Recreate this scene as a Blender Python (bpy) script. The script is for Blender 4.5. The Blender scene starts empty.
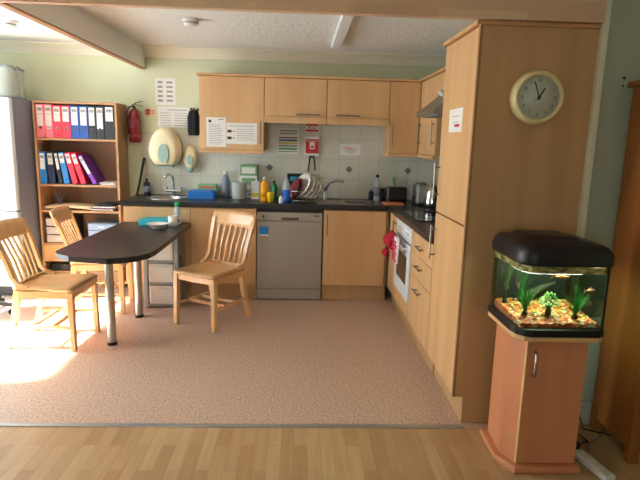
import bpy, bmesh, math, random
from mathutils import Vector, Matrix
random.seed(7)
PI = math.pi
S = bpy.context.scene
COL = S.collection
R = math.radians

# ------------------------------------------------------------ camera
YAW, PITCH, ROLL, FPX, CH = 0.0419, 0.1825, 0.0266, 533.05, 1.4778
fw = Vector((math.sin(YAW)*math.cos(PITCH), math.cos(YAW)*math.cos(PITCH), -math.sin(PITCH)))
r0 = Vector((math.cos(YAW), -math.sin(YAW), 0)); u0 = r0.cross(fw)
rr = r0*math.cos(ROLL)+u0*math.sin(ROLL); uu = u0*math.cos(ROLL)-r0*math.sin(ROLL)
cam = bpy.data.objects.new('camera', bpy.data.cameras.new('camera')); COL.objects.link(cam)
cam.matrix_world = Matrix(((rr.x, uu.x, -fw.x, 0), (rr.y, uu.y, -fw.y, 0), (rr.z, uu.z, -fw.z, CH), (0, 0, 0, 1)))
cam.data.sensor_width = 36; cam.data.sensor_fit = 'HORIZONTAL'; cam.data.lens = FPX/640*36
cam.data.clip_start = 0.02
S.camera = cam

# ------------------------------------------------------------ world, sun, exposure
W = bpy.data.worlds.new('world'); S.world = W; W.use_nodes = True
bg = W.node_tree.nodes['Background']; bg.inputs[0].default_value = (0.86, 0.93, 1.0, 1); bg.inputs[1].default_value = 12.0
sun = bpy.data.lights.new('sun', 'SUN'); sun.energy = 90; sun.angle = R(4); sun.color = (1.0, 0.93, 0.84)
so = bpy.data.objects.new('sun', sun); COL.objects.link(so)
az, el = R(8), R(48)
sd = Vector((math.cos(az)*math.cos(el), math.sin(az)*math.cos(el), -math.sin(el)))
so.rotation_euler = sd.to_track_quat('-Z', 'Y').to_euler(); so.location = (-6, 2, 5)
# window openings: (axis, wall coordinate, a0, a1, z0, z1)
XL, XRR, YBACK, YNEAR, ZC = -3.35, 3.4, 5.45, -4.6, 2.33
WINL = [(2.85, 4.62, 0.05, 2.10)]     # on the left wall
FILL_WIN = [(-2.8, -1.2, .9, 2.0)]                             # opening added for fill light in the unseen wall behind the camera
def portal(loc, rot, sx, sy):
    l = bpy.data.lights.new('window_daylight', 'AREA'); l.shape = 'RECTANGLE'; l.size = sx; l.size_y = sy
    l.cycles.is_portal = True
    o = bpy.data.objects.new('window_daylight', l); o.location = loc; o.rotation_euler = rot; COL.objects.link(o)
for a, b, z0, z1 in WINL:
    portal((XL-0.16, (a+b)/2, (z0+z1)/2), (0, -PI/2, 0), z1-z0, b-a)
for a, b, z0, z1 in FILL_WIN:
    portal(((a+b)/2, YNEAR-0.16, (z0+z1)/2), (PI/2, 0, 0), b-a, z1-z0)
S.view_settings.view_transform = 'Standard'; S.view_settings.look = 'None'
S.view_settings.exposure = 0.2; S.view_settings.gamma = 1.0; S.view_settings.use_curve_mapping = False

# ------------------------------------------------------------ materials
def lin(c):
    return tuple(((v/255)/12.92 if v/255 <= .04045 else ((v/255+.055)/1.055)**2.4) for v in c)+(1,)
MATS = {}
def mat(name, c, rough=.5, metal=0, spec=.5, noise=None, bump=None, emit=None, coat=0, trans=0, ior=1.45):
    """noise=(scale vec, amount, detail, second colour)"""
    m = bpy.data.materials.new(name); m.use_nodes = True; nt = m.node_tree; b = nt.nodes['Principled BSDF']
    b.inputs['Base Color'].default_value = lin(c); b.inputs['Roughness'].default_value = rough
    b.inputs['Metallic'].default_value = metal; b.inputs['Specular IOR Level'].default_value = spec
    b.inputs['Coat Weight'].default_value = coat; b.inputs['Transmission Weight'].default_value = trans; b.inputs['IOR'].default_value = ior
    if noise or bump:
        tc = nt.nodes.new('ShaderNodeTexCoord')
    if noise:
        sc, c2, det = noise
        mp = nt.nodes.new('ShaderNodeMapping'); mp.inputs['Scale'].default_value = sc
        nz = nt.nodes.new('ShaderNodeTexNoise'); nz.inputs['Scale'].default_value = 1; nz.inputs['Detail'].default_value = det
        cr = nt.nodes.new('ShaderNodeValToRGB'); cr.color_ramp.elements[0].position = .36; cr.color_ramp.elements[1].position = .64
        cr.color_ramp.elements[0].color = lin(c2); cr.color_ramp.elements[1].color = lin(c)
        nt.links.new(tc.outputs['Object'], mp.inputs[0]); nt.links.new(mp.outputs[0], nz.inputs['Vector'])
        nt.links.new(nz.outputs['Fac'], cr.inputs[0]); nt.links.new(cr.outputs[0], b.inputs['Base Color'])
    if bump:
        sc, st, dist = bump
        n2 = nt.nodes.new('ShaderNodeTexNoise'); n2.inputs['Scale'].default_value = sc; n2.inputs['Detail'].default_value = 3
        bp = nt.nodes.new('ShaderNodeBump'); bp.inputs['Strength'].default_value = st; bp.inputs['Distance'].default_value = dist
        nt.links.new(tc.outputs['Object'], n2.inputs['Vector']); nt.links.new(n2.outputs['Fac'], bp.inputs['Height']); nt.links.new(bp.outputs[0], b.inputs['Normal'])
    if emit:
        b.inputs['Emission Color'].default_value = lin(emit[0]); b.inputs['Emission Strength'].default_value = emit[1]
    MATS[name] = m
    return m
def glassy(name, c, clear=.85, rough=.05):
    """thin pane: clear share is transparent, the rest is the material's own body; low grazing reflection from fresnel"""
    m = bpy.data.materials.new(name); m.use_nodes = True; nt = m.node_tree
    out = nt.nodes['Material Output']; t = nt.nodes.new('ShaderNodeBsdfTransparent'); t.inputs[0].default_value = lin(c)
    g = nt.nodes['Principled BSDF']; g.inputs['Roughness'].default_value = rough; g.inputs['Base Color'].default_value = lin(c)
    mx = nt.nodes.new('ShaderNodeMixShader'); mx.inputs[0].default_value = 1-clear
    nt.links.new(t.outputs[0], mx.inputs[1]); nt.links.new(g.outputs[0], mx.inputs[2]); top = mx
    if clear > .9:
        gl = nt.nodes.new('ShaderNodeBsdfGlossy'); gl.inputs['Roughness'].default_value = .01
        lw = nt.nodes.new('ShaderNodeLayerWeight'); pw = nt.nodes.new('ShaderNodeMath'); pw.operation = 'POWER'; pw.inputs[1].default_value = 5
        fr = nt.nodes.new('ShaderNodeMath'); fr.operation = 'MULTIPLY_ADD'; fr.inputs[1].default_value = .4; fr.inputs[2].default_value = .018
        nt.links.new(lw.outputs['Facing'], pw.inputs[0]); nt.links.new(pw.outputs[0], fr.inputs[0])
        nt.nodes.remove(mx); mx = nt.nodes.new('ShaderNodeMixShader')
        nt.links.new(fr.outputs[0], mx.inputs[0]); nt.links.new(t.outputs[0], mx.inputs[1]); nt.links.new(gl.outputs[0], mx.inputs[2])
        nt.nodes.remove(g)
    nt.links.new(mx.outputs[0], out.inputs[0])
    MATS[name] = m
    return m
V = (9, 9, .7)
mat('beech', (221, 178, 128), .42, noise=(V, (210, 165, 115), 3))
mat('beech_side', (202, 161, 114), .45, noise=(V, (192, 151, 105), 3))
mat('beech_side_h', (204, 156, 112), .45, noise=((1.0, 12, 9), (190, 142, 98), 3))
mat('beech_edge', (160, 118, 82), .5)
mat('beech_h', (214, 168, 116), .45, noise=((.8, 9, 9), (202, 156, 106), 3))
mat('chair_wood', (222, 178, 126), .28, noise=((14, 2, 2), (210, 160, 106), 3), coat=.3)
mat('shelf_wood', (180, 140, 100), .5, noise=((1.2, 8, 8), (164, 124, 88), 3))
mat('shelf_back', (140, 106, 78), .6)
mat('stand_wood', (214, 142, 100), .45, noise=(V, (204, 132, 90), 3))
mat('stand_edge', (222, 176, 120), .5)
mat('pine', (160, 96, 40), .4, noise=((10, 10, .8), (138, 78, 30), 4), coat=.2)
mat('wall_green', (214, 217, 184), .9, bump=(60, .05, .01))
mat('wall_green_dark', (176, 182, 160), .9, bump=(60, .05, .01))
mat('ceiling_paint', (240, 237, 230), .95, bump=(38, .45, .02))
mat('coving_paint', (238, 230, 208), .8)
mat('white_paint', (238, 236, 232), .7)
mat('trim_white', (226, 224, 200), .6)
mat('skirting', (190, 188, 172), .5)
mat('black_laminate', (30, 27, 28), .32, noise=((60, 60, 60), (40, 36, 37), 4), spec=.5)
mat('table_laminate', (38, 31, 34), .38, noise=((60, 60, 60), (46, 38, 41), 4), spec=.5)
mat('steel', (186, 182, 176), .28, metal=1)
mat('steel_brushed', (190, 186, 180), .4, metal=1, noise=((3, 3, 60), (176, 172, 166), 2))
mat('chrome', (225, 225, 225), .12, metal=1)
mat('handle_steel', (140, 130, 118), .38, metal=.85)
mat('aluminium', (176, 178, 180), .4, metal=.8)
mat('silver_paint', (168, 158, 146), .42, metal=.35)
mat('silver_dark', (60, 56, 52), .4)
mat('white_enamel', (238, 240, 244), .25)
mat('white_plastic', (234, 234, 228), .4)
mat('cream_plastic', (240, 226, 186), .35)
mat('cream_rim', (232, 214, 160), .3)
mat('clock_face', (196, 200, 186), .35)
mat('black', (18, 18, 19), .4)
mat('black_gloss', (14, 14, 16), .12)
mat('black_fabric', (26, 28, 32), .9)
mat('dark_glass', (60, 46, 34), .08)
mat('teal_glass', (160, 186, 176), .12)
mat('paper', (238, 234, 228), .8)
mat('ink', (158, 153, 148), .8)
mat('ink_dark', (60, 58, 58), .8)
mat('red_sign', (206, 40, 44), .45)
mat('red', (196, 30, 50), .5)
mat('red_bright', (224, 44, 70), .45)
mat('pink', (232, 120, 140), .5)
mat('blue_binder', (34, 78, 158), .45)
mat('blue_light', (40, 122, 200), .45)
mat('navy', (30, 44, 74), .5)
mat('purple', (112, 52, 168), .45)
mat('charcoal', (44, 46, 52), .5)
mat('ext_red', (128, 26, 26), .25, coat=.4)
mat('blue_tray', (24, 112, 196), .4)
mat('teal_tray', (26, 164, 184), .35)
mat('green', (36, 130, 66), .45)
mat('green_pale', (130, 176, 126), .5)
mat('green_cap', (16, 160, 84), .4)
mat('orange_juice', (236, 160, 30), .35)
mat('yellow', (244, 206, 44), .4)
mat('blue_liquid', (36, 108, 214), .3)
mat('sponge_blue', (60, 160, 186), .8)
mat('maroon', (130, 46, 62), .45)
mat('ceramic', (236, 230, 220), .25)
mat('orange_board', (226, 140, 96), .5)
mat('grey_frame', (140, 142, 144), .45)
mat('grey_bottle', (130, 140, 156), .4)
mat('drawer_white', (216, 208, 198), .4)
mat('clear_blue', (150, 170, 206), .25)
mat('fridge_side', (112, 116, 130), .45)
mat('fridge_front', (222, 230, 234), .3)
mat('cream_paper', (238, 214, 172), .8)
mat('gravel', (236, 138, 60), .6)
mat('tank_back', (22, 26, 22), .5)
mat('tank_wood', (52, 44, 28), .8, noise=((30, 30, 30), (28, 34, 20), 3))
mat('leaf_green', (40, 140, 40), .45)
mat('leaf_dark', (26, 84, 36), .5)
mat('leaf_white', (206, 222, 150), .5)
mat('leaf_olive', (70, 80, 40), .6)
mat('fish_orange', (244, 140, 40), .4)
mat('fish_pink', (232, 160, 130), .4)
mat('tape_yellow', (214, 190, 60), .6)
mat('rubber', (24, 24, 25), .7)
mat('mark_blue', (30, 130, 200), .5)
mat('diamond_grey', (118, 124, 118), .4)
mat('red_check', (214, 60, 84), .9)
mat('white_cloth', (232, 226, 232), .9)
mat('glove_red', (176, 22, 44), .9)
mat('outside_ground', (170, 165, 155), .9)
glassy('window_glass', (246, 250, 250), .94)
glassy('tank_glass', (236, 246, 240), .93, .03)
glassy('clear_plastic', (226, 232, 236), .55, .2)
glassy('frosted_plastic', (226, 230, 226), .35, .4)
glassy('water', (226, 240, 226), .95, .02)
glassy('bag_plastic', (214, 218, 208), .4, .35)

def nodes_of(name, rough=.5):
    m = bpy.data.materials.new(name); m.use_nodes = True; nt = m.node_tree; b = nt.nodes['Principled BSDF']
    b.inputs['Roughness'].default_value = rough; MATS[name] = m
    tc = nt.nodes.new('ShaderNodeTexCoord')
    return m, nt, b, tc
# laminate planks running away from the camera
m, nt, b, tc = nodes_of('laminate_floor', .38)
mp = nt.nodes.new('ShaderNodeMapping'); mp.inputs['Rotation'].default_value = (0, 0, PI/2)
br = nt.nodes.new('ShaderNodeTexBrick'); br.inputs['Scale'].default_value = 1
br.inputs['Brick Width'].default_value = .55; br.inputs['Row Height'].default_value = .064; br.inputs['Mortar Size'].default_value = .0008
br.inputs['Color1'].default_value = lin((214, 178, 132)); br.inputs['Color2'].default_value = lin((190, 150, 104)); br.inputs['Mortar'].default_value = lin((160, 126, 88))
br.offset = .37; br.inputs['Bias'].default_value = -.1
m2 = nt.nodes.new('ShaderNodeMapping'); m2.inputs['Scale'].default_value = (40, 3, 1)
nz = nt.nodes.new('ShaderNodeTexNoise'); nz.inputs['Scale'].default_value = 1; nz.inputs['Detail'].default_value = 4
mx = nt.nodes.new('ShaderNodeMix'); mx.data_type = 'RGBA'; mx.blend_type = 'MULTIPLY'; mx.inputs[0].default_value = .35
nt.links.new(tc.outputs['Object'], mp.inputs[0]); nt.links.new(mp.outputs[0], br.inputs['Vector'])
nt.links.new(tc.outputs['Object'], m2.inputs[0]); nt.links.new(m2.outputs[0], nz.inputs['Vector'])
nt.links.new(br.outputs['Color'], mx.inputs[6]); nt.links.new(nz.outputs['Fac'], mx.inputs[7]); nt.links.new(mx.outputs[2], b.inputs['Base Color'])
# speckled vinyl
m, nt, b, tc = nodes_of('vinyl_floor', .42)
n1 = nt.nodes.new('ShaderNodeTexNoise'); n1.inputs['Scale'].default_value = 75; n1.inputs['Detail'].default_value = 4; n1.inputs['Roughness'].default_value = .75
cr = nt.nodes.new('ShaderNodeValToRGB'); cr.color_ramp.elements[0].position = .34; cr.color_ramp.elements[0].color = lin((150, 116, 98))
cr.color_ramp.elements[1].position = .64; cr.color_ramp.elements[1].color = lin((222, 198, 180))
e = cr.color_ramp.elements.new(.47); e.color = lin((198, 168, 148))
nt.links.new(tc.outputs['Object'], n1.inputs['Vector']); nt.links.new(n1.outputs['Fac'], cr.inputs[0]); nt.links.new(cr.outputs[0], b.inputs['Base Color'])
# beam laminate
m, nt, b, tc = nodes_of('beam_laminate', .5)
mp = nt.nodes.new('ShaderNodeMapping'); mp.inputs['Rotation'].default_value = (PI/2, 0, 0)
br = nt.nodes.new('ShaderNodeTexBrick'); br.inputs['Scale'].default_value = 1; br.inputs['Brick Width'].default_value = .42; br.inputs['Row Height'].default_value = .05
br.inputs['Mortar Size'].default_value = .0005
br.inputs['Color1'].default_value = lin((224, 194, 158)); br.inputs['Color2'].default_value = lin((214, 174, 142)); br.inputs['Mortar'].default_value = lin((200, 160, 124))
nt.links.new(tc.outputs['Object'], mp.inputs[0]); nt.links.new(mp.outputs[0], br.inputs['Vector']); nt.links.new(br.outputs['Color'], b.inputs['Base Color'])
# tiles
def tilemat(name, rot):
    m, nt, b, tc = nodes_of(name, .25)
    mp = nt.nodes.new('ShaderNodeMapping'); mp.inputs['Rotation'].default_value = rot; mp.inputs['Location'].default_value = (-.005, -.108, 0)
    br = nt.nodes.new('ShaderNodeTexBrick'); br.inputs['Scale'].default_value = 1; br.inputs['Brick Width'].default_value = .2; br.inputs['Row Height'].default_value = .2
    br.inputs['Mortar Size'].default_value = .0025; br.offset = 0; br.inputs['Mortar Smooth'].default_value = .3
    br.inputs['Color1'].default_value = lin((226, 222, 206)); br.inputs['Color2'].default_value = lin((218, 214, 198)); br.inputs['Mortar'].default_value = lin((196, 190, 172))
    nz = nt.nodes.new('ShaderNodeTexNoise'); nz.inputs['Scale'].default_value = 18; nz.inputs['Detail'].default_value = 2
    mx = nt.nodes.new('ShaderNodeMix'); mx.data_type = 'RGBA'; mx.blend_type = 'MULTIPLY'; mx.inputs[0].default_value = .12
    nt.links.new(tc.outputs['Object'], mp.inputs[0]); nt.links.new(mp.outputs[0], br.inputs['Vector'])
    nt.links.new(tc.outputs['Object'], nz.inputs['Vector']); nt.links.new(br.outputs['Color'], mx.inputs[6]); nt.links.new(nz.outputs['Color'], mx.inputs[7])
    nt.links.new(mx.outputs[2], b.inputs['Base Color'])
tilemat('tiles_back', (-PI/2, 0, 0)); tilemat('tiles_side', (-PI/2, 0, -PI/2))
# gravel, and a tan band painted as its reflection in the water surface
for nm, sc, stops in (('gravel', 70, [(.3, (110, 50, 24)), (.42, (216, 84, 34)), (.5, (238, 158, 92)), (.58, (232, 214, 190)), (.68, (196, 92, 50))]),
                      ('reflection_band', 30, [(.35, (110, 84, 40)), (.5, (206, 160, 96)), (.62, (240, 208, 150))])):
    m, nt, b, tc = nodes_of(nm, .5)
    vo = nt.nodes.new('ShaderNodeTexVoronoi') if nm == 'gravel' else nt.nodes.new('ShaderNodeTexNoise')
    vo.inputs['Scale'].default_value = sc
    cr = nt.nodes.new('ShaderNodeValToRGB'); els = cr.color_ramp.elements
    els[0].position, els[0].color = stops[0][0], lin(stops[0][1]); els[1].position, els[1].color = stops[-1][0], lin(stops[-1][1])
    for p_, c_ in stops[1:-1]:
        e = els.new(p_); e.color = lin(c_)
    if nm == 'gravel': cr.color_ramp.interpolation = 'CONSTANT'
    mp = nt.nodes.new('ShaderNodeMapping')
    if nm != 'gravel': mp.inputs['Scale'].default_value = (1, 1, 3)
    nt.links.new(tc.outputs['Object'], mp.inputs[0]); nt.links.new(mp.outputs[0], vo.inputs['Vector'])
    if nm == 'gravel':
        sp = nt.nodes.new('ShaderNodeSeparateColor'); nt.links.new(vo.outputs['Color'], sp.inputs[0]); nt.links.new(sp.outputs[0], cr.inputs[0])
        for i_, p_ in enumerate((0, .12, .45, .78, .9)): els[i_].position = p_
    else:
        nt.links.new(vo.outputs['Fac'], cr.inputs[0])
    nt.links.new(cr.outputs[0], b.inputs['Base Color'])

# ------------------------------------------------------------ geometry helpers
class G:
    def __init__(s): s.bm = bmesh.new()
    def _add(s, t, mi=0, M=None, smooth=False):
        if M is not None: bmesh.ops.transform(t, matrix=M, verts=t.verts)
        for f in t.faces: f.material_index = mi; f.smooth = smooth
        me = bpy.data.meshes.new('t'); t.to_mesh(me); t.free(); s.bm.from_mesh(me); bpy.data.meshes.remove(me)
        return s
    def box(s, x0, x1, y0, y1, z0, z1, bev=0, mi=0, M=None, seg=2):
        t = bmesh.new(); bmesh.ops.create_cube(t, size=1)
        bmesh.ops.scale(t, vec=(x1-x0, y1-y0, z1-z0), verts=t.verts); bmesh.ops.translate(t, vec=((x0+x1)/2, (y0+y1)/2, (z0+z1)/2), verts=t.verts)
        if bev: bmesh.ops.bevel(t, geom=t.edges[:], offset=bev, segments=seg, profile=.5, affect='EDGES')
        return s._add(t, mi, M)
    def cyl(s, p0, p1, r0, r1=None, n=16, mi=0, M=None, smooth=True):
        r1 = r0 if r1 is None else r1; p0 = Vector(p0); p1 = Vector(p1); d = p1-p0
        t = bmesh.new(); bmesh.ops.create_cone(t, cap_ends=True, segments=n, radius1=r0, radius2=r1, depth=d.length)
        q = d.to_track_quat('Z', 'Y').to_matrix().to_4x4(); bmesh.ops.transform(t, matrix=Matrix.Translation((p0+p1)/2) @ q, verts=t.verts)
        s._add(t, mi, M)
        return s
    def lathe(s, prof, c=(0, 0, 0), n=24, mi=0, M=None, sx=1, sy=1, ax='Z'):
        t = bmesh.new(); rings = []
        for r, z in prof:
            rings.append([t.verts.new((r*math.cos(2*PI*i/n)*sx, r*math.sin(2*PI*i/n)*sy, z)) for i in range(n)] if r > 1e-6 else [t.verts.new((0, 0, z))])
        for a, b_ in zip(rings, rings[1:]):
            for i in range(n):
                j = (i+1) % n
                if len(a) == 1 and len(b_) == 1: continue
                if len(a) == 1: t.faces.new((a[0], b_[i], b_[j]))
                elif len(b_) == 1: t.faces.new((a[i], a[j], b_[0]))
                else: t.faces.new((a[i], a[j], b_[j], b_[i]))
        bmesh.ops.recalc_face_normals(t, faces=t.faces)
        T = Matrix.Translation(c)
        if ax == 'Y': T = T @ Matrix.Rotation(PI/2, 4, 'X')       # profile height runs towards -y
        if ax == 'X': T = T @ Matrix.Rotation(-PI/2, 4, 'Y')
        return s._add(t, mi, T if M is None else M @ T, True)
    def tube(s, pts, r, n=8, mi=0, M=None):
        t = bmesh.new(); P = [Vector(p) for p in pts]; rings = []; up = None
        for i, p in enumerate(P):
            d = (P[min(i+1, len(P)-1)]-P[max(i-1, 0)]).normalized()
            if up is None: up = d.orthogonal().normalized()
            up = (up-d*up.dot(d)).normalized(); sd_ = d.cross(up); rad = r[i] if isinstance(r, (list, tuple)) else r
            rings.append([t.verts.new(p+up*math.cos(2*PI*k/n)*rad+sd_*math.sin(2*PI*k/n)*rad) for k in range(n)])
        for a, b_ in zip(rings, rings[1:]):
            for k in range(n): t.faces.new((a[k], a[(k+1) % n], b_[(k+1) % n], b_[k]))
        t.faces.new(rings[0][::-1]); t.faces.new(rings[-1]); bmesh.ops.recalc_face_normals(t, faces=t.faces)
        return s._add(t, mi, M, True)
    def bar(s, pts, w, d, side=(1, 0, 0), mi=0, M=None, bev=0):
        """rectangular bar swept along pts; w along side, d across; w/d may be lists"""
        t = bmesh.new(); P = [Vector(p) for p in pts]; sdv = Vector(side).normalized(); rings = []
        for i, p in enumerate(P):
            dr = (P[min(i+1, len(P)-1)]-P[max(i-1, 0)]).normalized(); a = (sdv-dr*sdv.dot(dr)).normalized(); b_ = dr.cross(a)
            w_ = w[i] if isinstance(w, (list, tuple)) else w; d_ = d[i] if isinstance(d, (list, tuple)) else d
            rings.append([t.verts.new(p+a*w_/2*x+b_*d_/2*y) for x, y in ((-1, -1), (1, -1), (1, 1), (-1, 1))])
        for a, b_ in zip(rings, rings[1:]):
            for k in range(4): t.faces.new((a[k], a[(k+1) % 4], b_[(k+1) % 4], b_[k]))
        t.faces.new(rings[0][::-1]); t.faces.new(rings[-1]); bmesh.ops.recalc_face_normals(t, faces=t.faces)
        if bev: bmesh.ops.bevel(t, geom=t.edges[:], offset=bev, segments=2, profile=.5, affect='EDGES')
        return s._add(t, mi, M)
    def prism(s, poly, z0, z1, bev=0, mi=0, M=None, holes=(), seg=2):
        t = bmesh.new(); 
        if not holes:
            f = t.faces.new([t.verts.new((x, y, z0)) for x, y in poly])
            e = bmesh.ops.extrude_face_region(t, geom=[f]); bmesh.ops.translate(t, vec=(0, 0, z1-z0), verts=[v for v in e['geom'] if isinstance(v, bmesh.types.BMVert)])
            bmesh.ops.recalc_face_normals(t, faces=t.faces)
            if bev:
                ed = [e for e in t.edges if abs(e.verts[0].co.z-e.verts[1].co.z) < 1e-6]
                bmesh.ops.bevel(t, geom=ed, offset=bev, segments=seg, profile=.5, affect='EDGES')
        else:
            loops = [poly]+list(holes); ringsets = []
            for z in (z0, z1):
                eds = []; rs = []
                for lp in loops:
                    vs = [t.verts.new((x, y, z)) for x, y in lp]; rs.append(vs)
                    eds += [t.edges.new((vs[i], vs[(i+1) % len(vs)])) for i in range(len(vs))]
                bmesh.ops.triangle_fill(t, use_beauty=True, edges=eds); ringsets.append(rs)
            for ra, rb in zip(*ringsets):
                for i in range(len(ra)):
                    j = (i+1) % len(ra); t.faces.new((ra[i], ra[j], rb[j], rb[i]))
            bmesh.ops.recalc_face_normals(t, faces=t.faces)
        return s._add(t, mi, M)
    def sheet(s, fn, nu, nv, th, mi=0, M=None):
        """closed thin sheet: fn(u,v)->(point, normal)"""
        t = bmesh.new(); A = []; B = []
        for i in range(nu+1):
            ra = []; rb = []
            for j in range(nv+1):
                p = Vector(fn(i/nu, j/nv)); e_ = 1e-3
                du = Vector(fn(i/nu+e_, j/nv))-Vector(fn(i/nu-e_, j/nv)); dv = Vector(fn(i/nu, j/nv+e_))-Vector(fn(i/nu, j/nv-e_))
                nn = du.cross(dv); nn = nn.normalized() if nn.length > 1e-9 else Vector((0, 0, 1))
                ra.append(t.verts.new(p+nn*th/2)); rb.append(t.verts.new(p-nn*th/2))
            A.append(ra); B.append(rb)
        for i in range(nu):
            for j in range(nv):
                t.faces.new((A[i][j], A[i+1][j], A[i+1][j+1], A[i][j+1])); t.faces.new((B[i][j], B[i][j+1], B[i+1][j+1], B[i+1][j]))
        for i in range(nu):
            t.faces.new((A[i][0], B[i][0], B[i+1][0], A[i+1][0])); t.faces.new((A[i][nv], A[i+1][nv], B[i+1][nv], B[i][nv]))
        for j in range(nv):
            t.faces.new((A[0][j], A[0][j+1], B[0][j+1], B[0][j])); t.faces.new((A[nu][j], B[nu][j], B[nu][j+1], A[nu][j+1]))
        bmesh.ops.recalc_face_normals(t, faces=t.faces)
        return s._add(t, mi, M, True)
    def text(s, body, size, M, mi=0, depth=.0006):
        c = bpy.data.curves.new('t', 'FONT'); c.body = body; c.size = size; c.extrude = depth; c.align_x = 'CENTER'; c.align_y = 'CENTER'
        o = bpy.data.objects.new('t', c); COL.objects.link(o); bpy.context.view_layer.update()
        me = bpy.data.meshes.new_from_object(o.evaluated_get(bpy.context.evaluated_depsgraph_get()))
        t = bmesh.new(); t.from_mesh(me); bpy.data.meshes.remove(me); bpy.data.objects.remove(o); bpy.data.curves.remove(c)
        return s._add(t, mi, M)
def mesh_of(name, g, mats, inv=None):
    me = bpy.data.meshes.new(name)
    if inv is not None: bmesh.ops.transform(g.bm, matrix=inv, verts=g.bm.verts)
    g.bm.to_mesh(me); g.bm.free()
    for m in (mats if isinstance(mats, (list, tuple)) else [mats]): me.materials.append(MATS[m])
    return me
INV = {}
def thing(name, label, cat, loc, rz=0, group=None):
    o = bpy.data.objects.new(name, None); o.empty_display_size = .05; COL.objects.link(o); o.location = loc; o.rotation_euler = (0, 0, rz)
    o['label'] = label; o['category'] = cat
    if group: o['group'] = group
    INV[o] = (Matrix.Translation(loc) @ Matrix.Rotation(rz, 4, 'Z')).inverted()
    return o
def part(name, g, mats, parent, local=False, label=None, stuff=False):
    me = mesh_of(name, g, mats, None if local else INV[parent])
    o = bpy.data.objects.new(name, me); COL.objects.link(o); o.parent = parent
    INV[o] = INV[parent]
    if label: o['label'] = label
    if stuff: o['kind'] = 'stuff'
    return o
def solo(name, g, mats, label, cat, loc, rz=0, local=False, group=None):
    T = Matrix.Translation(loc) @ Matrix.Rotation(rz, 4, 'Z')
    o = bpy.data.objects.new(name, mesh_of(name, g, mats, None if local else T.inverted())); COL.objects.link(o)
    o.location = loc; o.rotation_euler = (0, 0, rz); o['label'] = label; o['category'] = cat; INV[o] = T.inverted()
    if group: o['group'] = group
    return o
def struct(name, g, mats):
    o = bpy.data.objects.new(name, mesh_of(name, g, mats)); COL.objects.link(o); o['kind'] = 'structure'; INV[o] = Matrix()
    return o
def rrect(x0, x1, y0, y1, r, n=5):
    P = []
    for cx, cy, a in ((x1-r, y1-r, 0), (x0+r, y1-r, 90), (x0+r, y0+r, 180), (x1-r, y0+r, 270)):
        P += [(cx+r*math.cos(R(a+90*i/n)), cy+r*math.sin(R(a+90*i/n))) for i in range(n+1)]
    return P
def ellipse(cx, cy, a, b_, n=28): return [(cx+a*math.cos(2*PI*i/n), cy+b_*math.sin(2*PI*i/n)) for i in range(n)]

# ------------------------------------------------------------ the room
YS = 2.585                                             # floor change
struct('floor', G().box(XL-.1, XRR+.1, YNEAR-.1, YS, -.1, 0), 'laminate_floor')
struct('floor.002', G().box(1.46, XRR+.1, YS, 2.76, -.1, 0), 'laminate_floor')
struct('floor.001', G().box(XL-.1, 1.46, YS, YBACK+.1, -.1, 0), 'vinyl_floor')
struct('trim_1', G().prism([(XL, YS-.017), (.90, YS-.017), (.90, YS+.017), (XL, YS+.017)], .0003, .005, bev=.002), 'aluminium')
struct('ceiling', G().box(XL-.1, XRR+.1, YNEAR-.1, YBACK+.1, ZC, ZC+.1), 'ceiling_paint')
struct('wall_back', G().box(XL-.1, 1.56, YBACK, YBACK+.12, 0, ZC), 'wall_green')
struct('wall_right', G().box(1.46, 1.58, 2.76, YBACK, 0, ZC), 'wall_green')
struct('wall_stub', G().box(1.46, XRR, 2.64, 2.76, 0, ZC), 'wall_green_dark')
struct('wall_right_near', G().box(XRR, XRR+.12, YNEAR, 2.76, 0, ZC), 'wall_green')
def wall_with_holes(axis, w0, w1, a0, a1, holes):
    g = G(); zs = 0; cuts = sorted(holes); cur = a0
    def bx(a, b_, z0, z1):
        if axis == 'x': g.box(w0, w1, a, b_, z0, z1)
        else: g.box(a, b_, w0, w1, z0, z1)
    for a, b_, z0, z1 in cuts:
        bx(cur, a, 0, ZC); bx(a, b_, 0, z0); bx(a, b_, z1, ZC); cur = b_
    bx(cur, a1, 0, ZC)
    return g
struct('wall_left', wall_with_holes('x', XL-.12, XL, YNEAR, YBACK, WINL), 'wall_green')
struct('wall_near', wall_with_holes('y', YNEAR-.12, YNEAR, XL, XRR, FILL_WIN), 'wall_green')
def window(n, axis, w, a, b_, z0, z1, bars, kind='window'):
    f = G()
    def bx(g, p, q, r, s_, d0=-.09, d1=-.03):
        if axis == 'x': g.box(w+d0, w+d1, p, q, r, s_)
        else: g.box(p, q, w+d0, w+d1, r, s_)
    bx(f, a, b_, z0, z0+.05); bx(f, a, b_, z1-.05, z1); bx(f, a, a+.05, z0, z1); bx(f, b_-.05, b_, z0, z1)
    for k in range(1, bars): c = a+(b_-a)*k/bars; bx(f, c-.03, c+.03, z0, z1)
    o = struct(f'{kind}_{n}', f, 'white_enamel')
    g = G(); bx(g, a+.05, b_-.05, z0+.05, z1-.05, -.063, -.057); p = part('pane', g, 'window_glass', o)
window(1, 'x', XL, *WINL[0], 2, 'door'); window(1, 'y', YNEAR, *FILL_WIN[0], 3)  # the window in the near wall is an unseen opening added for fill
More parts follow.
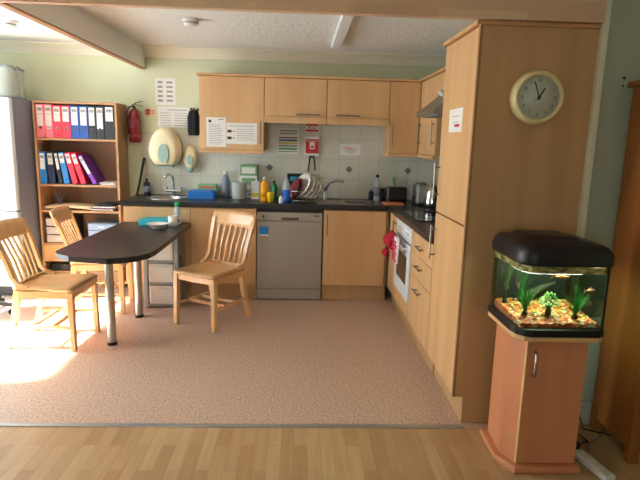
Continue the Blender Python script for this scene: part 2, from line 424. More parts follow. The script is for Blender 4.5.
# cross beam cased in laminate, white boxed beam, coving, ceiling batten
struct('trim_2', G().box(XL, 1.418, 2.595, 2.640, 2.062, ZC), 'beam_laminate')
struct('trim_3', G().box(-1.558, -1.518, 2.641, YBACK, 2.135, ZC), 'white_paint')
struct('trim_4', G().box(-1.560, -1.514, 2.641, YBACK, 2.122, 2.135), 'beech_edge')
def coving(x0, x1):
    g = G(); pf = [(YBACK, ZC-.095), (YBACK-.012, ZC-.095), (YBACK-.02, ZC-.075), (YBACK-.045, ZC-.04), (YBACK-.08, ZC-.018), (YBACK-.1, ZC-.01), (YBACK-.1, ZC), (YBACK, ZC)]
    M = Matrix(((0, 0, 1, 0), (1, 0, 0, 0), (0, 1, 0, 0), (0, 0, 0, 1)))
    return g.prism(pf, x0, x1, M=M)
struct('trim_5', coving(XL, -1.56), 'coving_paint'); struct('trim_6', coving(-1.512, 1.46), 'coving_paint')
struct('trim_7', G().box(.262, .338, 2.642, 4.95, ZC-.045, ZC-.0005, bev=.004), 'white_paint')
struct('trim_8', G().box(1.42, 1.45, 2.605, 2.638, 0.12, ZC, bev=.003), 'trim_white')
struct('baseboard_right', G().box(1.452, XRR, 2.618, 2.639, 0, .115, bev=.005).box(1.452, XRR, 2.625, 2.639, .115, .13), 'skirting')
# tiled splashbacks
struct('trim_9', G().box(-1.565, -.955, YBACK-.008, YBACK-.0005, .912, 1.53).box(-.955, 1.445, YBACK-.008, YBACK-.0005, .912, 1.70), 'tiles_back')
struct('trim_10', G().box(1.452, 1.4595, 3.24, YBACK-.009, .912, 1.75), 'tiles_side')
gd = G()
for x, z in ((-.3, 1.208), (.505, 1.208), (1.105, 1.208)):
    gd.box(-.026, .026, -.0015, .0015, -.026, .026, M=Matrix.Translation((x, YBACK-.0095, z)) @ Matrix.Rotation(PI/4, 4, 'Y'))
struct('trim_11', gd, 'diamond_grey')

# ------------------------------------------------------------ kitchen units
def bar_handle(parent, axis, c, L, out):
    """axis: direction of bar; c: centre of bar; out: vector from door to bar"""
    g = G(); c = Vector(c); a = Vector(axis); o_ = Vector(out)
    g.cyl(c-a*L/2, c+a*L/2, .006, n=10)
    for s_ in (-1, 1): g.cyl(c+a*s_*(L/2-.025), c+a*s_*(L/2-.025)-o_, .0045, n=8)
    return part('handle', g, 'handle_steel', parent)
def carcass(x0, x1, y0, y1, z0, z1, t=.018, top=False):
    g = G().box(x0, x0+t, y0, y1, z0, z1).box(x1-t, x1, y0, y1, z0, z1).box(x0+t, x1-t, y0, y1, z0, z0+t).box(x0+t, x1-t, y1-t, y1, z0+t, z1)
    if top: g.box(x0+t, x1-t, y0, y1-t, z1-t, z1)
    return g
YF = 4.84
def base_unit(x0, x1, label, handle_x=None, dx0=None, dx1=None):
    t = thing('base_cabinet', label, 'cabinet', ((x0+x1)/2, YF, 0))
    part('carcass', carcass(x0+.001, x1-.001, YF+.021, YBACK-.03, .15, .868), 'beech_side', t)
    d = part('door', G().box((dx0 or x0)+.002, (dx1 or x1)-.002, YF, YF+.019, .155, .862, bev=.0015), 'beech', t)
    if handle_x is not None: bar_handle(d, (0, 0, 1), (handle_x, YF-.028, .73), .19, (0, -.028, 0))
    part('plinth', G().box(x0+.001, x1-.001, YF+.05, YF+.068, .001, .149), 'beech_side', t)
base_unit(-1.58, -.98, 'beech base cabinet behind the black table end and the drawer tower')
base_unit(-.98, -.385, 'beech base cabinet left of the dishwasher, behind the slatted chair', handle_x=-.412)
base_unit(.232, .838, 'beech base cabinet under the right sink, right of the dishwasher', handle_x=.262, dx1=.812)
# dishwasher
t = thing('dishwasher', 'silver freestanding dishwasher with a blue sticker under the worktop', 'dishwasher', (-.078, YF, 0))
part('body', G().box(-.373, .217, YF+.022, YBACK-.05, .012, .832, bev=.003), 'silver_paint', t)
d = part('door', G().box(-.375, .220, YF-.004, YF+.020, .115, .752, bev=.004), 'silver_paint', t)
part('sticker', G().box(-.352, -.272, YF-.0055, YF-.0041, .62, .70).box(-.352, -.272, YF-.0057, YF-.0041, .612, .628, mi=1), ['mark_blue', 'paper'], d, label='blue energy sticker')
c = part('control_panel', G().box(-.375, .220, YF-.006, YF+.020, .756, .834, bev=.004), 'silver_paint', t)
part('handle', G().box(-.155, .005, YF-.0095, YF-.005, .764, .788, bev=.002), 'silver_dark', c, label='dark recessed grip')
part('badge', G().box(.145, .19, YF-.0075, YF-.0055, .80, .812), 'silver_dark', c)
part('dial', G().cyl((-.32, YF-.018, .795), (-.32, YF-.004, .795), .011), 'silver_dark', c)
part('kick_panel', G().box(-.375, .220, YF+.004, YF+.020, .012, .110, bev=.003), 'silver_paint', t)
for x in (-.34, .185):
    for y in (YF+.06, YBACK-.1): part('foot', G().cyl((x, y, 0), (x, y, .012), .018), 'black', t)
part('gap_shade', G().box(-.374, .219, YF+.010, YF+.0215, .832, .866), 'black', t)  # black strip drawn for the shade in the gap under the worktop
# right run: corner filler cabinet, oven, drawers, tall housing
XF = .845
def runit(name, label, cat, y0, y1, z0=.15, z1=.868):
    t = thing(name, label, cat, (XF, (y0+y1)/2, 0))
    g = G().box(XF+.021, 1.44, y0+.001, y0+.019, z0, z1).box(XF+.021, 1.44, y1-.019, y1-.001, z0, z1).box(XF+.021, 1.44, y0+.019, y1-.019, z0, z0+.018).box(1.42, 1.44, y0+.019, y1-.019, z0+.018, z1)
    part('carcass', g, 'beech_side', t)
    part('plinth', G().box(XF+.05, XF+.068, y0+.001, y1-.001, .001, z0-.001), 'beech_side', t)
    return t
t = runit('base_cabinet', 'narrow beech corner cabinet between the right sink cabinet and the white oven', 'cabinet', 4.475, 4.83)
d = part('door', G().box(XF, XF+.019, 4.478, 4.826, .155, .862, bev=.0015), 'beech', t)
bar_handle(d, (0, 0, 1), (XF-.028, 4.51, .73), .19, (-.028, 0, 0))
t = thing('oven', 'white built-in oven with a dark glass window, below the black hob', 'oven', (XF, 4.17, .15))
part('body', G().box(XF+.03, 1.40, 3.885, 4.46, .30, .866), 'grey_frame', t)
part('control_panel', G().box(XF-.004, XF+.028, 3.872, 4.472, .735, .866, bev=.003), 'white_enamel', t)
for y in (3.96, 4.04, 4.17, 4.30, 4.38): part('knob', G().cyl((XF-.015, y, .80), (XF-.004, y, .80), .012, n=14), 'white_plastic', t)
d = part('door', G().box(XF-.010, XF+.028, 3.872, 4.472, .285, .722, bev=.004), 'white_enamel', t)
part('window', G().box(XF-.012, XF-.0095, 3.97, 4.36, .40, .62, bev=.001), 'dark_glass', d)
part('handle', G().cyl((XF-.045, 3.92, .69), (XF-.045, 4.43, .69), .009, n=10).cyl((XF-.045, 3.95, .69), (XF-.01, 3.95, .69), .006, n=8).cyl((XF-.045, 4.40, .69), (XF-.01, 4.40, .69), .006, n=8), 'white_enamel', d)
part('lower_panel', G().box(XF, XF+.019, 3.872, 4.472, .155, .282, bev=.0015), 'beech', t)
part('plinth', G().box(XF+.05, XF+.068, 3.872, 4.472, .001, .149), 'beech_side', t)
t = runit('drawer_cabinet', 'beech drawer cabinet with steel handles between the oven and tall cabinet', 'cabinet', 3.235, 3.868)
for z0, z1, zh in ((.705, .862, .775), (.54, .70, .635), (.155, .535, .465)):
    d = part('drawer', G().box(XF, XF+.019, 3.24, 3.864, z0, z1, bev=.0015), 'beech', t)
    bar_handle(d, (0, 1, 0), (XF-.028, 3.555, zh), .17, (-.028, 0, 0))
t = thing('tall_cabinet', 'full-height beech cabinet with the wall clock on its broad side', 'cabinet', (1.13, 2.93, 0))
part('carcass', G().box(XF+.021, 1.418, 2.652, 3.228, .15, 2.04), 'beech_side', t)
part('end_panel', G().prism([(XF, .15), (XF+.055, .15), (XF+.055, .001), (1.419, .001), (1.419, 2.04), (XF, 2.04)], -2.650, -2.632, bev=.001,
     M=Matrix(((1, 0, 0, 0), (0, 0, -1, 0), (0, 1, 0, 0), (0, 0, 0, 1)))), ['beech_side'], t)
part('edge_strip', G().box(XF-.0015, XF-.0002, 2.632, 2.650, .15, 2.04).box(XF-.0015, XF+.012, 2.6305, 2.6318, .15, 2.04), 'beech_edge', t)
for z0, z1, zh in ((.155, 1.068, .89), (1.078, 2.036, 1.265)):
    d = part('door', G().box(XF-.001, XF+.0195, 2.654, 3.226, z0, z1, bev=.0015), 'beech', t)
    bar_handle(d, (0, 0, 1), (XF-.032, 3.195, zh), .21, (-.032, 0, 0))
part('plinth', G().box(XF+.055, XF+.072, 2.652, 3.228, .001, .149), 'beech_side', t)
part('cornice', G().box(XF-.022, 1.418, 2.622, 3.23, 2.0405, 2.0605, bev=.003), 'beech_h', t)

# worktop with sink cut-outs
s1 = ellipse(-1.255, 5.145, .155, .155); s2 = rrect(.42, .74, 4.93, 5.22, .04)
g = G().prism([(-1.615, YF-.022), (XF-.022, YF-.022), (XF-.022, 3.234), (1.450, 3.234), (1.450, YBACK-.009), (-1.615, YBACK-.009)], .871, .910, holes=[s1, s2])
solo('worktop', g, 'black_laminate', 'long black L-shaped kitchen worktop over the base cabinets', 'worktop', (0, 5.1, .871))
# sinks
t = thing('sink', 'round steel sink set in the worktop below the towel dispenser', 'sink', (-1.255, 5.145, .911))
part('bowl', G().lathe([(.195, .9113), (.195, .915), (.150, .917), (.146, .905), (.14, .81), (.11, .775), (.0, .772)], (-1.255, 5.145, 0), 32), 'steel', t)
part('drain', G().cyl((-1.255, 5.145, .7735), (-1.255, 5.145, .777), .025), 'chrome', t)
t = thing('sink', 'rectangular steel sink with drainer right of the dish rack', 'sink', (.45, 5.07, .911))
g = G().prism(rrect(.16, .79, 4.90, 5.25, .03), .9113, .9155, holes=[rrect(.435, .725, 4.945, 5.205, .035)])
g.prism(rrect(.43, .73, 4.94, 5.21, .035), .765, .912, holes=[rrect(.435, .725, 4.945, 5.205, .035)]).prism(rrect(.43, .73, 4.94, 5.21, .035), .76, .7645)
part('basin', g, 'steel', t)
g = G()
for i in range(7): g.box(.19, .40, 4.955+i*.038, 4.963+i*.038, .9158, .9185, bev=.001)
part('drainer_ridges', g, 'steel', t)
# taps
t = thing('tap', 'chrome mixer tap with cross handles behind the round sink', 'tap', (-1.25, 5.38, .91))
part('base', G().cyl((-1.25, 5.38, .9105), (-1.25, 5.38, .955), .022).box(-1.335, -1.165, 5.362, 5.398, .945, .968, bev=.006), 'chrome', t)
part('spout', G().tube([(-1.25, 5.38, .955), (-1.25, 5.38, 1.04), (-1.252, 5.375, 1.085), (-1.262, 5.35, 1.112), (-1.278, 5.30, 1.12), (-1.295, 5.26, 1.112), (-1.30, 5.245, 1.095)], .012, 12), 'chrome', t)
for sx in (-1, 1):
    part('knob', G().cyl((-1.25+sx*.07, 5.38, .966), (-1.25+sx*.07, 5.38, 1.0), .011).cyl((-1.25+sx*.07-.028, 5.38, .99), (-1.25+sx*.07+.028, 5.38, .99), .006, n=8).cyl((-1.25+sx*.07, 5.352, .99), (-1.25+sx*.07, 5.408, .99), .006, n=8), 'chrome', t)
t = thing('tap', 'steel tap with a long arched spout beside the dish rack', 'tap', (.26, 5.31, .91))
part('base', G().cyl((.26, 5.31, .9105), (.26, 5.31, 1.0), .024, .019), 'steel', t)
part('spout', G().tube([(.26, 5.31, 1.0), (.268, 5.30, 1.04), (.30, 5.27, 1.085), (.36, 5.22, 1.108), (.41, 5.185, 1.115), (.425, 5.175, 1.095)], [.018, .017, .015, .014, .014, .015], 12), 'steel', t)
part('lever', G().bar([(.26, 5.31, 1.0), (.245, 5.315, 1.03), (.285, 5.30, 1.065)], .018, .010), 'steel', t)

# wall cabinets
YW = 5.13
def wall_unit(x0, x1, z0, z1, label, handle):
    t = thing('wall_cabinet', label, 'cabinet', ((x0+x1)/2, YW, z0))
    part('carcass', G().box(x0+.001, x1-.001, YW+.021, YBACK-.010, z0, z1), 'beech_side', t)
    d = part('door', G().box(x0+.002, x1-.002, YW, YW+.019, z0+.002, z1-.002, bev=.0015), 'beech', t)
    if handle[0] == 'v': bar_handle(d, (0, 0, 1), (handle[1], YW-.028, handle[2]), .21, (0, -.028, 0))
    else: bar_handle(d, (1, 0, 0), (handle[1], YW-.028, handle[2]), .22, (0, -.028, 0))
    ph = .062 if z0 > 1.6 else .03
    part('pelmet', G().box(x0+.001, x1-.001, YW-.016, YW+.03, z0-ph, z0-.001, bev=.002).box(x0+.001, x0+.02, YW+.03, YBACK-.012, z0-ph, z0-.001), 'beech', t)
ZT = 2.048
wall_unit(-.94, -.34, 1.378, ZT, 'tall beech wall cabinet with two paper notices on its door', ('v', -.372, 1.545))
wall_unit(-.338, .246, 1.70, ZT, 'left of the two short beech flap cabinets, above the striped chart', ('h', .075, 1.722))
wall_unit(.248, .836, 1.70, ZT, 'right of the two short beech flap cabinets, above the tap', ('h', .445, 1.722))
wall_unit(.838, 1.128, 1.385, ZT, 'beech corner wall cabinet above the black toaster', ('v', .872, 1.56))
t = thing('wall_cabinet', 'beech wall cabinet on the right wall beyond the steel hood', 'cabinet', (1.13, 4.8, 1.385))
XW = 1.13
part('carcass', G().box(XW+.021, 1.445, 4.49, 5.12, 1.385, ZT), 'beech_side', t)
d = part('door', G().box(XW, XW+.019, 4.492, 5.118, 1.387, ZT-.002, bev=.0015), 'beech', t)
bar_handle(d, (0, 0, 1), (XW-.028, 4.54, 1.57), .21, (-.028, 0, 0)); bar_handle(d, (0, 0, 1), (XW-.028, 5.05, 1.57), .21, (-.028, 0, 0))
part('pelmet', G().box(XW-.016, XW+.03, 4.49, 5.110, 1.355, 1.384, bev=.002), 'beech_h', t)
t = thing('wall_cabinet', 'small beech wall cabinet above the extractor hood', 'cabinet', (1.13, 4.18, 1.88))
part('carcass', G().box(XW+.021, 1.445, 3.88, 4.487, 1.882, ZT), 'beech_side', t)
part('door', G().box(XW, XW+.019, 3.882, 4.485, 1.884, ZT-.002, bev=.0015), 'beech', t)
g = G().box(-.96, XW+.004, YW-.03, YBACK-.012, ZT+.001, ZT+.021, bev=.003).box(XW-.03, 1.445, 3.88, YW-.031, ZT+.001, ZT+.021, bev=.003)
solo('cabinet_cornice', g, 'beech_h', 'long beech cornice board running along the tops of the wall cabinets', 'cornice', (.2, 5.2, ZT+.001))
# hood
t = thing('extractor_hood', 'steel wedge-shaped extractor hood on the right wall above the hob', 'hood', (1.2, 4.18, 1.70))
M = Matrix(((1, 0, 0, 0), (0, 0, 1, 0), (0, 1, 0, 0), (0, 0, 0, 1)))
part('canopy', G().prism([(.95, 1.70), (1.445, 1.70), (1.445, 1.875), (1.135, 1.875), (.95, 1.722)], 3.885, 4.485, bev=.002, M=M), 'steel_brushed', t)
part('lamp_knob', G().cyl((1.12, 4.30, 1.868), (1.09, 4.30, 1.895), .022, n=14), 'white_plastic', t)
part('grille', G().box(1.0, 1.40, 3.92, 4.45, 1.692, 1.6995), 'grey_frame', t)
# hob
t = thing('hob', 'black glass hob set in the worktop beside the kettle', 'hob', (1.14, 4.17, .9105))
part('glass', G().prism(rrect(.89, 1.40, 3.90, 4.46, .02), .9107, .918, bev=.002), 'black_gloss', t)
for x, y, r_ in ((1.02, 4.04, .08), (1.27, 4.04, .07), (1.02, 4.32, .07), (1.27, 4.32, .09)):
    part('cooking_ring', G().prism(ellipse(x, y, r_, r_, 32), .9182, .919, holes=[ellipse(x, y, r_-.006, r_-.006, 32)]), 'grey_frame', t)

# ------------------------------------------------------------ peninsula table
t = thing('breakfast_table', 'black peninsula table on steel legs joined to the base cabinets', 'table', (-1.3, 4.1, 0))
tp = [(-.972, 4.836), (-.972, 3.62), (-.985, 3.51), (-1.03, 3.42), (-1.10, 3.355), (-1.20, 3.315), (-1.46, 3.375), (-1.56, 3.44), (-1.605, 3.52), (-1.61, 3.62), (-1.585, 4.836)]
part('tabletop', G().prism(tp, .682, .72, bev=.003), 'table_laminate', t)
for x, y in ((-1.325, 3.70), (-1.31, 4.31)):
    l = part('leg', G().cyl((x, y, .022), (x, y, .6815), .03, n=24), 'steel', t)
    part('foot', G().cyl((x, y, 0), (x, y, .0225), .034, n=24), 'black', l)

# ------------------------------------------------------------ chairs
def chair(label, x, y, rz):
    t = thing('dining_chair', label, 'chair', (x, y, 0), rz, 'slatted wooden dining chairs')
    # seat, slightly dished
    g = G(); bm_ = bmesh.new(); n = 14; top = []
    def outline(v):
        return .205-.028*v                                       # half width from front (v=0) to rear (v=1)
    def zf(u, v):
        return .452-.012*(1-min(1, ((u*1.25)**2+((v-.6)*1.9)**2)))*(1 if ((u*1.25)**2+((v-.6)*1.9)**2) < 1 else 0)-(.008 if v < .04 else 0)
    up = [[bm_.verts.new(((2*i/n-1)*outline(j/n), -.225+.43*j/n, zf(2*i/n-1, j/n))) for j in range(n+1)] for i in range(n+1)]
    dn = [[bm_.verts.new(((2*i/n-1)*(outline(j/n)-.006), -.220+.42*j/n, .422)) for j in range(n+1)] for i in range(n+1)]
    for i in range(n):
        for j in range(n):
            bm_.faces.new((up[i][j], up[i+1][j], up[i+1][j+1], up[i][j+1])); bm_.faces.new((dn[i][j], dn[i][j+1], dn[i+1][j+1], dn[i+1][j]))
        bm_.faces.new((up[i][0], dn[i][0], dn[i+1][0], up[i+1][0])); bm_.faces.new((up[i][n], up[i+1][n], dn[i+1][n], dn[i][n]))
    for j in range(n):
        bm_.faces.new((up[0][j], up[0][j+1], dn[0][j+1], dn[0][j])); bm_.faces.new((up[n][j], dn[n][j], dn[n][j+1], up[n][j+1]))
    g._add(bm_, 0, None, True)
    part('seat', g, 'chair_wood', t, True)
    part('apron', G().box(-.175, .175, -.208, -.188, .375, .421).box(-.19, -.172, -.19, .15, .375, .421).box(.172, .19, -.19, .15, .375, .421), 'chair_wood', t, True)
    for s_ in (-1, 1):
        part('leg', G().bar([(s_*.196, -.205, 0), (s_*.188, -.198, .421)], [.034, .042], [.034, .042], bev=.004), 'chair_wood', t, True)
        part('leg', G().bar([(s_*.183, .262, 0), (s_*.175, .205, .2), (s_*.172, .168, .421)], [.032, .034, .038], [.034, .038, .044], bev=.0), 'chair_wood', t, True)
        # back post with bowed foot running onto the seat
        part('back_post', G().bar([(s_*.190, .09, .452), (s_*.190, .150, .468), (s_*.188, .188, .51), (s_*.190, .215, .60), (s_*.197, .250, .71), (s_*.204, .288, .815)],
             [.026, .028, .03, .032, .034, .036], [.016, .024, .026, .024, .022, .022]), 'chair_wood', t, True)
    # curved crest rail
    def crest(u, v):
        x = (u*2-1)*.222; bow = .030*(1-(u*2-1)**2)
        return (x, .270+bow*1.0+(v)*.042, .752+v*.112+.014*(1-(u*2-1)**2)*v)
    part('crest_rail', G().sheet(crest, 14, 4, .022), 'chair_wood', t, True)
    part('lower_rail', G().bar([(-.178, .172, .458), (0, .185, .460), (.178, .172, .458)], .022, .022, side=(0, 0, 1)), 'chair_wood', t, True)
    for k in range(6):
        f = (k-2.5)/2.5; xb = f*.132; xt = f*.150; bow = .030*(1-(xt/.222)**2)
        part('slat', G().bar([(xb, .178+.006, .462), (xb*1.03, .212+.012, .60), (xt, .272+bow, .775)], .017, .010), 'chair_wood', t, True)
    for s_ in (-1, 1): part('side_stretcher', G().bar([(s_*.192, -.20, .17), (s_*.177, .21, .17)], .018, .024, side=(0, 0, 1)), 'chair_wood', t, True)
    for yy in (-.06, .08): part('cross_stretcher', G().bar([(-.184, yy, .17), (.184, yy, .17)], .024, .018, side=(0, 0, 1)), 'chair_wood', t, True)
chair('slatted wooden chair turned towards the camera, right of the black table', -.695, 4.235, R(-31))
chair('slatted wooden chair nearest the camera, at the left end of the table', -1.735, 3.765, R(88))
chair('slatted wooden chair tucked behind the table in front of the bookcase', -1.695, 4.56, R(97))

# ------------------------------------------------------------ drawer tower under the table
t = thing('drawer_tower', 'grey-framed storage tower of pale plastic drawers under the black table', 'drawer tower', (-1.15, 4.69, 0))
g = G()
for x in (-1.315, -1.05):
    for y in (4.56, 4.80): g.box(x-.018, x+.018, y-.016, y+.016, 0, .655, bev=.005)
for z in (.02, .215, .41, .63): g.box(-1.30, -1.065, 4.555, 4.575, z, z+.014).box(-1.318, -1.302, 4.575, 4.79, z, z+.014).box(-1.062, -1.046, 4.575, 4.79, z, z+.014)
part('frame', g, 'grey_frame', t)
for z in (.04, .235, .43):
    d = part('drawer', G().prism(rrect(-1.292, -1.072, 4.545, 4.79, .02), z, z+.165, bev=.006), 'drawer_white', t)
    part('grip', G().box(-1.22, -1.14, 4.530, 4.5445, z+.135, z+.15, bev=.003), 'drawer_white', d)

# ------------------------------------------------------------ bookcase
BY = 5.155; bx0, bx1 = -2.475, -1.708
t = thing('bookcase', 'tall open wooden bookcase full of binders beside the fridge', 'bookcase', (-2.09, 5.3, 0))
part('side_panel', G().box(bx0, bx0+.02, BY, YBACK-.004, 0, 1.76), 'shelf_wood', t)
part('side_panel', G().box(bx1-.02, bx1, BY, YBACK-.004, 0, 1.76), 'shelf_wood', t)
part('top_panel', G().box(bx0, bx1, BY-.002, YBACK-.004, 1.7605, 1.782), 'shelf_wood', t)
part('back_panel', G().box(bx0+.02, bx1-.02, YBACK-.012, YBACK-.004, .05, 1.76), 'shelf_back', t)
for z in (1.425, .995, .745, .425, .15):
    part('shelf', G().box(bx0+.0205, bx1-.0205, BY+.002, YBACK-.0125, z, z+.02), 'shelf_wood', t)
part('drawer_front', G().box(bx0+.021, bx1-.021, BY, BY+.018, .265, .424), 'beech_h', t)
part('kickboard', G().box(bx0+.021, bx1-.021, BY+.02, BY+.036, 0, .149), 'shelf_wood', t)
def binder(x, w, h, d, z, col, label, lean=0, lab=.5, group='lever arch files on the top shelf', cat='binder', plate=True, y=None, two=None):
    y = BY+.012 if y is None else y
    o = thing('binder', label, cat, (x, y, z), 0, group)
    L = Matrix.Rotation(lean, 4, 'Y')
    part('cover', G().box(0, w, 0, d, .0005, h, bev=.002, M=L), col, o, True)
    if lab:
        part('spine_label', G().box(w*.14, w*.86, -.0015, -.0002, h*(1-lab)-.012, h-.014, M=L).box(w*.2, w*.8, -.0019, -.0015, h*.80, h*.90, mi=1, M=L).box(w*.25, w*.75, -.0019, -.0015, h*.70, h*.715, mi=1, M=L), ['paper', 'ink'], o, True)
    if plate:
        part('finger_ring', G().cyl((w/2, -.003, h*.30), (w/2, -.0002, h*.30), .013, n=14, M=L).cyl((w/2, -.0035, h*.30), (w/2, -.003, h*.30), .009, n=14, mi=1, M=L), ['chrome', 'black'], o, True)
cols = [('pink', 'first pink lever arch file from the left on the top shelf', .60, -2.452, .074),
        ('pink', 'second pink lever arch file from the left on the top shelf', .60, -2.376, .074),
        ('red_bright', 'left of the two red lever arch files on the top shelf', .45, -2.300, .078),
        ('red_bright', 'right of the two red lever arch files on the top shelf', .45, -2.220, .078),
        ('blue_binder', 'left of the two blue lever arch files on the top shelf', .55, -2.140, .079),
        ('blue_binder', 'right of the two blue lever arch files on the top shelf', .55, -2.059, .079),
        ('charcoal', 'black lever arch file beside the blue ones on the top shelf', .55, -1.978, .070),
        ('charcoal', 'black file with a long white spine label on the top shelf', .65, -1.906, .074)]
for c_, l_, lb, x_, w_ in cols: binder(x_, w_, .300 if c_ != 'pink' else .308, .26, 1.4455, c_, l_, 0, lb)
binder(-1.828, .092, .308, .26, 1.4455, 'charcoal', 'wide black file with a small white label at the right end of the top shelf', 0, .42, plate=False)
rows = [('blue_light', 'upright light blue folder at the left end of the second shelf', -2.45, .058, 0, .5),
        ('navy', 'nearly upright navy folder beside the light blue one on the second shelf', -2.370, .06, -2, .35),
        ('charcoal', 'thin dark grey folder leaning on the second shelf', -2.278, .034, -7, .5),
        ('blue_light', 'leaning blue folder between the grey and red ones on the second shelf', -2.229, .052, -9, .3),
        ('red_bright', 'leaning red folder next to the blue one on the second shelf', -2.150, .05, -13, .3),
        ('red_bright', 'leaning red folder next to the purple one on the second shelf', -2.072, .048, -17, .3),
        ('purple', 'purple folder leaning steeply on the second shelf', -1.958, .038, -27, .6)]
for c_, l_, x_, w_, a_, lb in rows:
    h_ = .30
    binder(x_, w_, h_, .24, 1.0155, c_, l_, R(a_), lb, 'folders leaning on the second shelf', 'folder', False)
def stack(name, x0, x1, y0, y1, z, n, label, cat, mats, th=.004, jit=.012):
    g = G()
    for i in range(n):
        a = random.uniform(-jit, jit); b_ = random.uniform(-jit, jit)
        g.box(x0+a, x1+a, y0+b_, y1+b_, z+i*th, z+(i+1)*th-.0006, mi=i % len(mats))
    return solo(name, g, mats, label, cat, ((x0+x1)/2, (y0+y1)/2, z))
stack('paper_pile', -1.895, -1.76, BY+.03, BY+.24, 1.0155, 6, 'flat white papers at the right end of the second shelf', 'papers', ['paper', 'white_plastic'])
# third shelf
g = G().sheet(lambda u, v: (-2.43+u*.44, BY+.01+v*.25, .790+.012*math.sin(u*PI)), 12, 6, .024)
solo('document_tray', g, 'cream_paper', 'cream padded folder lying on the third shelf', 'folder', (-2.2, BY+.12, .766))
t = thing('wire_ornament', 'small wire and glass ornament standing on the cream folder', 'ornament', (-2.34, BY+.15, .815))
for k in range(5):
    a = R(-50+25*k); part('stem', G().tube([(-2.34, BY+.15, .815), (-2.34+.03*math.sin(a), BY+.15, .86), (-2.34+.085*math.sin(a), BY+.15+.01*(k-2), .86+.075*math.cos(a))], .004, 6), 'grey_bottle', t)
part('base', G().cyl((-2.34, BY+.15, .8145), (-2.34, BY+.15, .822), .03), 'grey_bottle', t)
stack('magazine_pile', -1.985, -1.775, BY+.01, BY+.22, .7655, 5, 'pile of magazines with a dark folder on the third shelf', 'magazines', ['charcoal', 'paper', 'pink', 'navy', 'paper'], .0085)
solo('dark_folder', G().sheet(lambda u, v: (-1.965+u*.19, BY+.015+v*.21, .815+.016*math.sin(u*PI)), 8, 4, .008), 'charcoal', 'black soft folder slumped on top of the magazines', 'folder', (-1.87, BY+.12, .81))
def mini_drawers(x0, x1, z0, h, n, label, col):
    t = thing('mini_drawer_unit', label, 'drawer unit', ((x0+x1)/2, BY+.12, z0))
    g = G().box(x0, x0+.006, BY+.012, BY+.25, z0, z0+h).box(x1-.006, x1, BY+.012, BY+.25, z0, z0+h).box(x0+.006, x1-.006, BY+.244, BY+.25, z0, z0+h)
    for k in range(n+1): g.box(x0+.006, x1-.006, BY+.014, BY+.244, z0+(h-.006)*k/n, z0+(h-.006)*k/n+.006)
    part('frame', g, 'grey_bottle' if col == 'clear_blue' else 'charcoal', t)
    for k in range(n):
        za = z0+(h-.006)*k/n+.008; zb = z0+(h-.006)*(k+1)/n-.002
        d = part('drawer', G().box(x0+.008, x1-.008, BY+.006, BY+.24, za, zb, bev=.003), col, t)
        part('grip', G().box((x0+x1)/2-.03, (x0+x1)/2+.03, BY-.004, BY+.0055, (za+zb)/2-.006, (za+zb)/2+.006, bev=.002), 'white_plastic', d)
mat('drawer_pale', (206, 200, 196), .25)
mini_drawers(-2.43, -2.17, .4455, .245, 3, 'small three-drawer unit with pale drawers on the lower left of the bookcase', 'drawer_pale')
mini_drawers(-2.03, -1.765, .4455, .20, 3, 'small clear blue drawer unit on the lower right of the bookcase', 'clear_blue')
solo('storage_box', G().prism(rrect(-2.42, -2.12, BY+.02, BY+.24, .02), .171, .24, bev=.008), 'black', 'black storage box on the bottom shelf of the bookcase', 'box', (-2.27, BY+.13, .1705))

# ------------------------------------------------------------ fridge freezer, left edge
t = thing('fridge_freezer', 'white fridge freezer at the left edge beside the bookcase', 'fridge', (-2.8, 5.05, 0))
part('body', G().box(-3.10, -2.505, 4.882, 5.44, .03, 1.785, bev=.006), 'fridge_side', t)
for z0, z1, hz in ((.80, 1.783, 1.0), (.10, .79, .7)):
    d = part('door', G().box(-3.10, -2.507, 4.817, 4.879, z0, z1, bev=.010), 'fridge_front', t)
    part('handle', G().box(-3.08, -3.06, 4.782, 4.802, hz-.12, hz+.12, bev=.004).box(-3.08, -3.06, 4.802, 4.818, hz-.11, hz-.09).box(-3.08, -3.06, 4.802, 4.818, hz+.09, hz+.11), 'grey_frame', d)
    if z0 > .5: part('magnet', G().box(-2.60, -2.555, 4.8145, 4.8165, 1.0, 1.03), 'teal_glass', d)
for x in (-3.06, -2.55):
    for y in (4.93, 5.38): part('foot', G().cyl((x, y, 0), (x, y, .032), .02), 'charcoal', t)
part('kick_grille', G().box(-3.08, -2.53, 4.885, 4.90, .008, .029).box(-3.08, -2.53, 4.86, 4.8815, .008, .095), 'charcoal', t)
t = thing('plastic_bag', 'crumpled clear plastic bag sitting on top of the fridge', 'bag', (-2.75, 5.05, 1.786))
def bagf(u, v):
    a = u*2*PI; w = 1-.05*v+.03*math.sin(5*a+v*4); z = 1.79+v*.26+(.010*math.sin(7*a) if v > .8 else 0)
    cx = max(-1, min(1, 1.25*math.cos(a))); cy = max(-1, min(1, 1.25*math.sin(a)))
    return (-2.765+.235*cx*w, 5.06+.16*cy*w, z)
part('sack', G().sheet(bagf, 40, 8, .003), 'bag_plastic', t)
def rimf(k):
    p = bagf(k/40, 1.0); return (p[0], p[1], p[2]+.006*math.sin(k*1.9))
part('gathered_rim', G().tube([rimf(k) for k in range(41)], .008, 6), 'grey_bottle', t, label='grey scrunched rim')

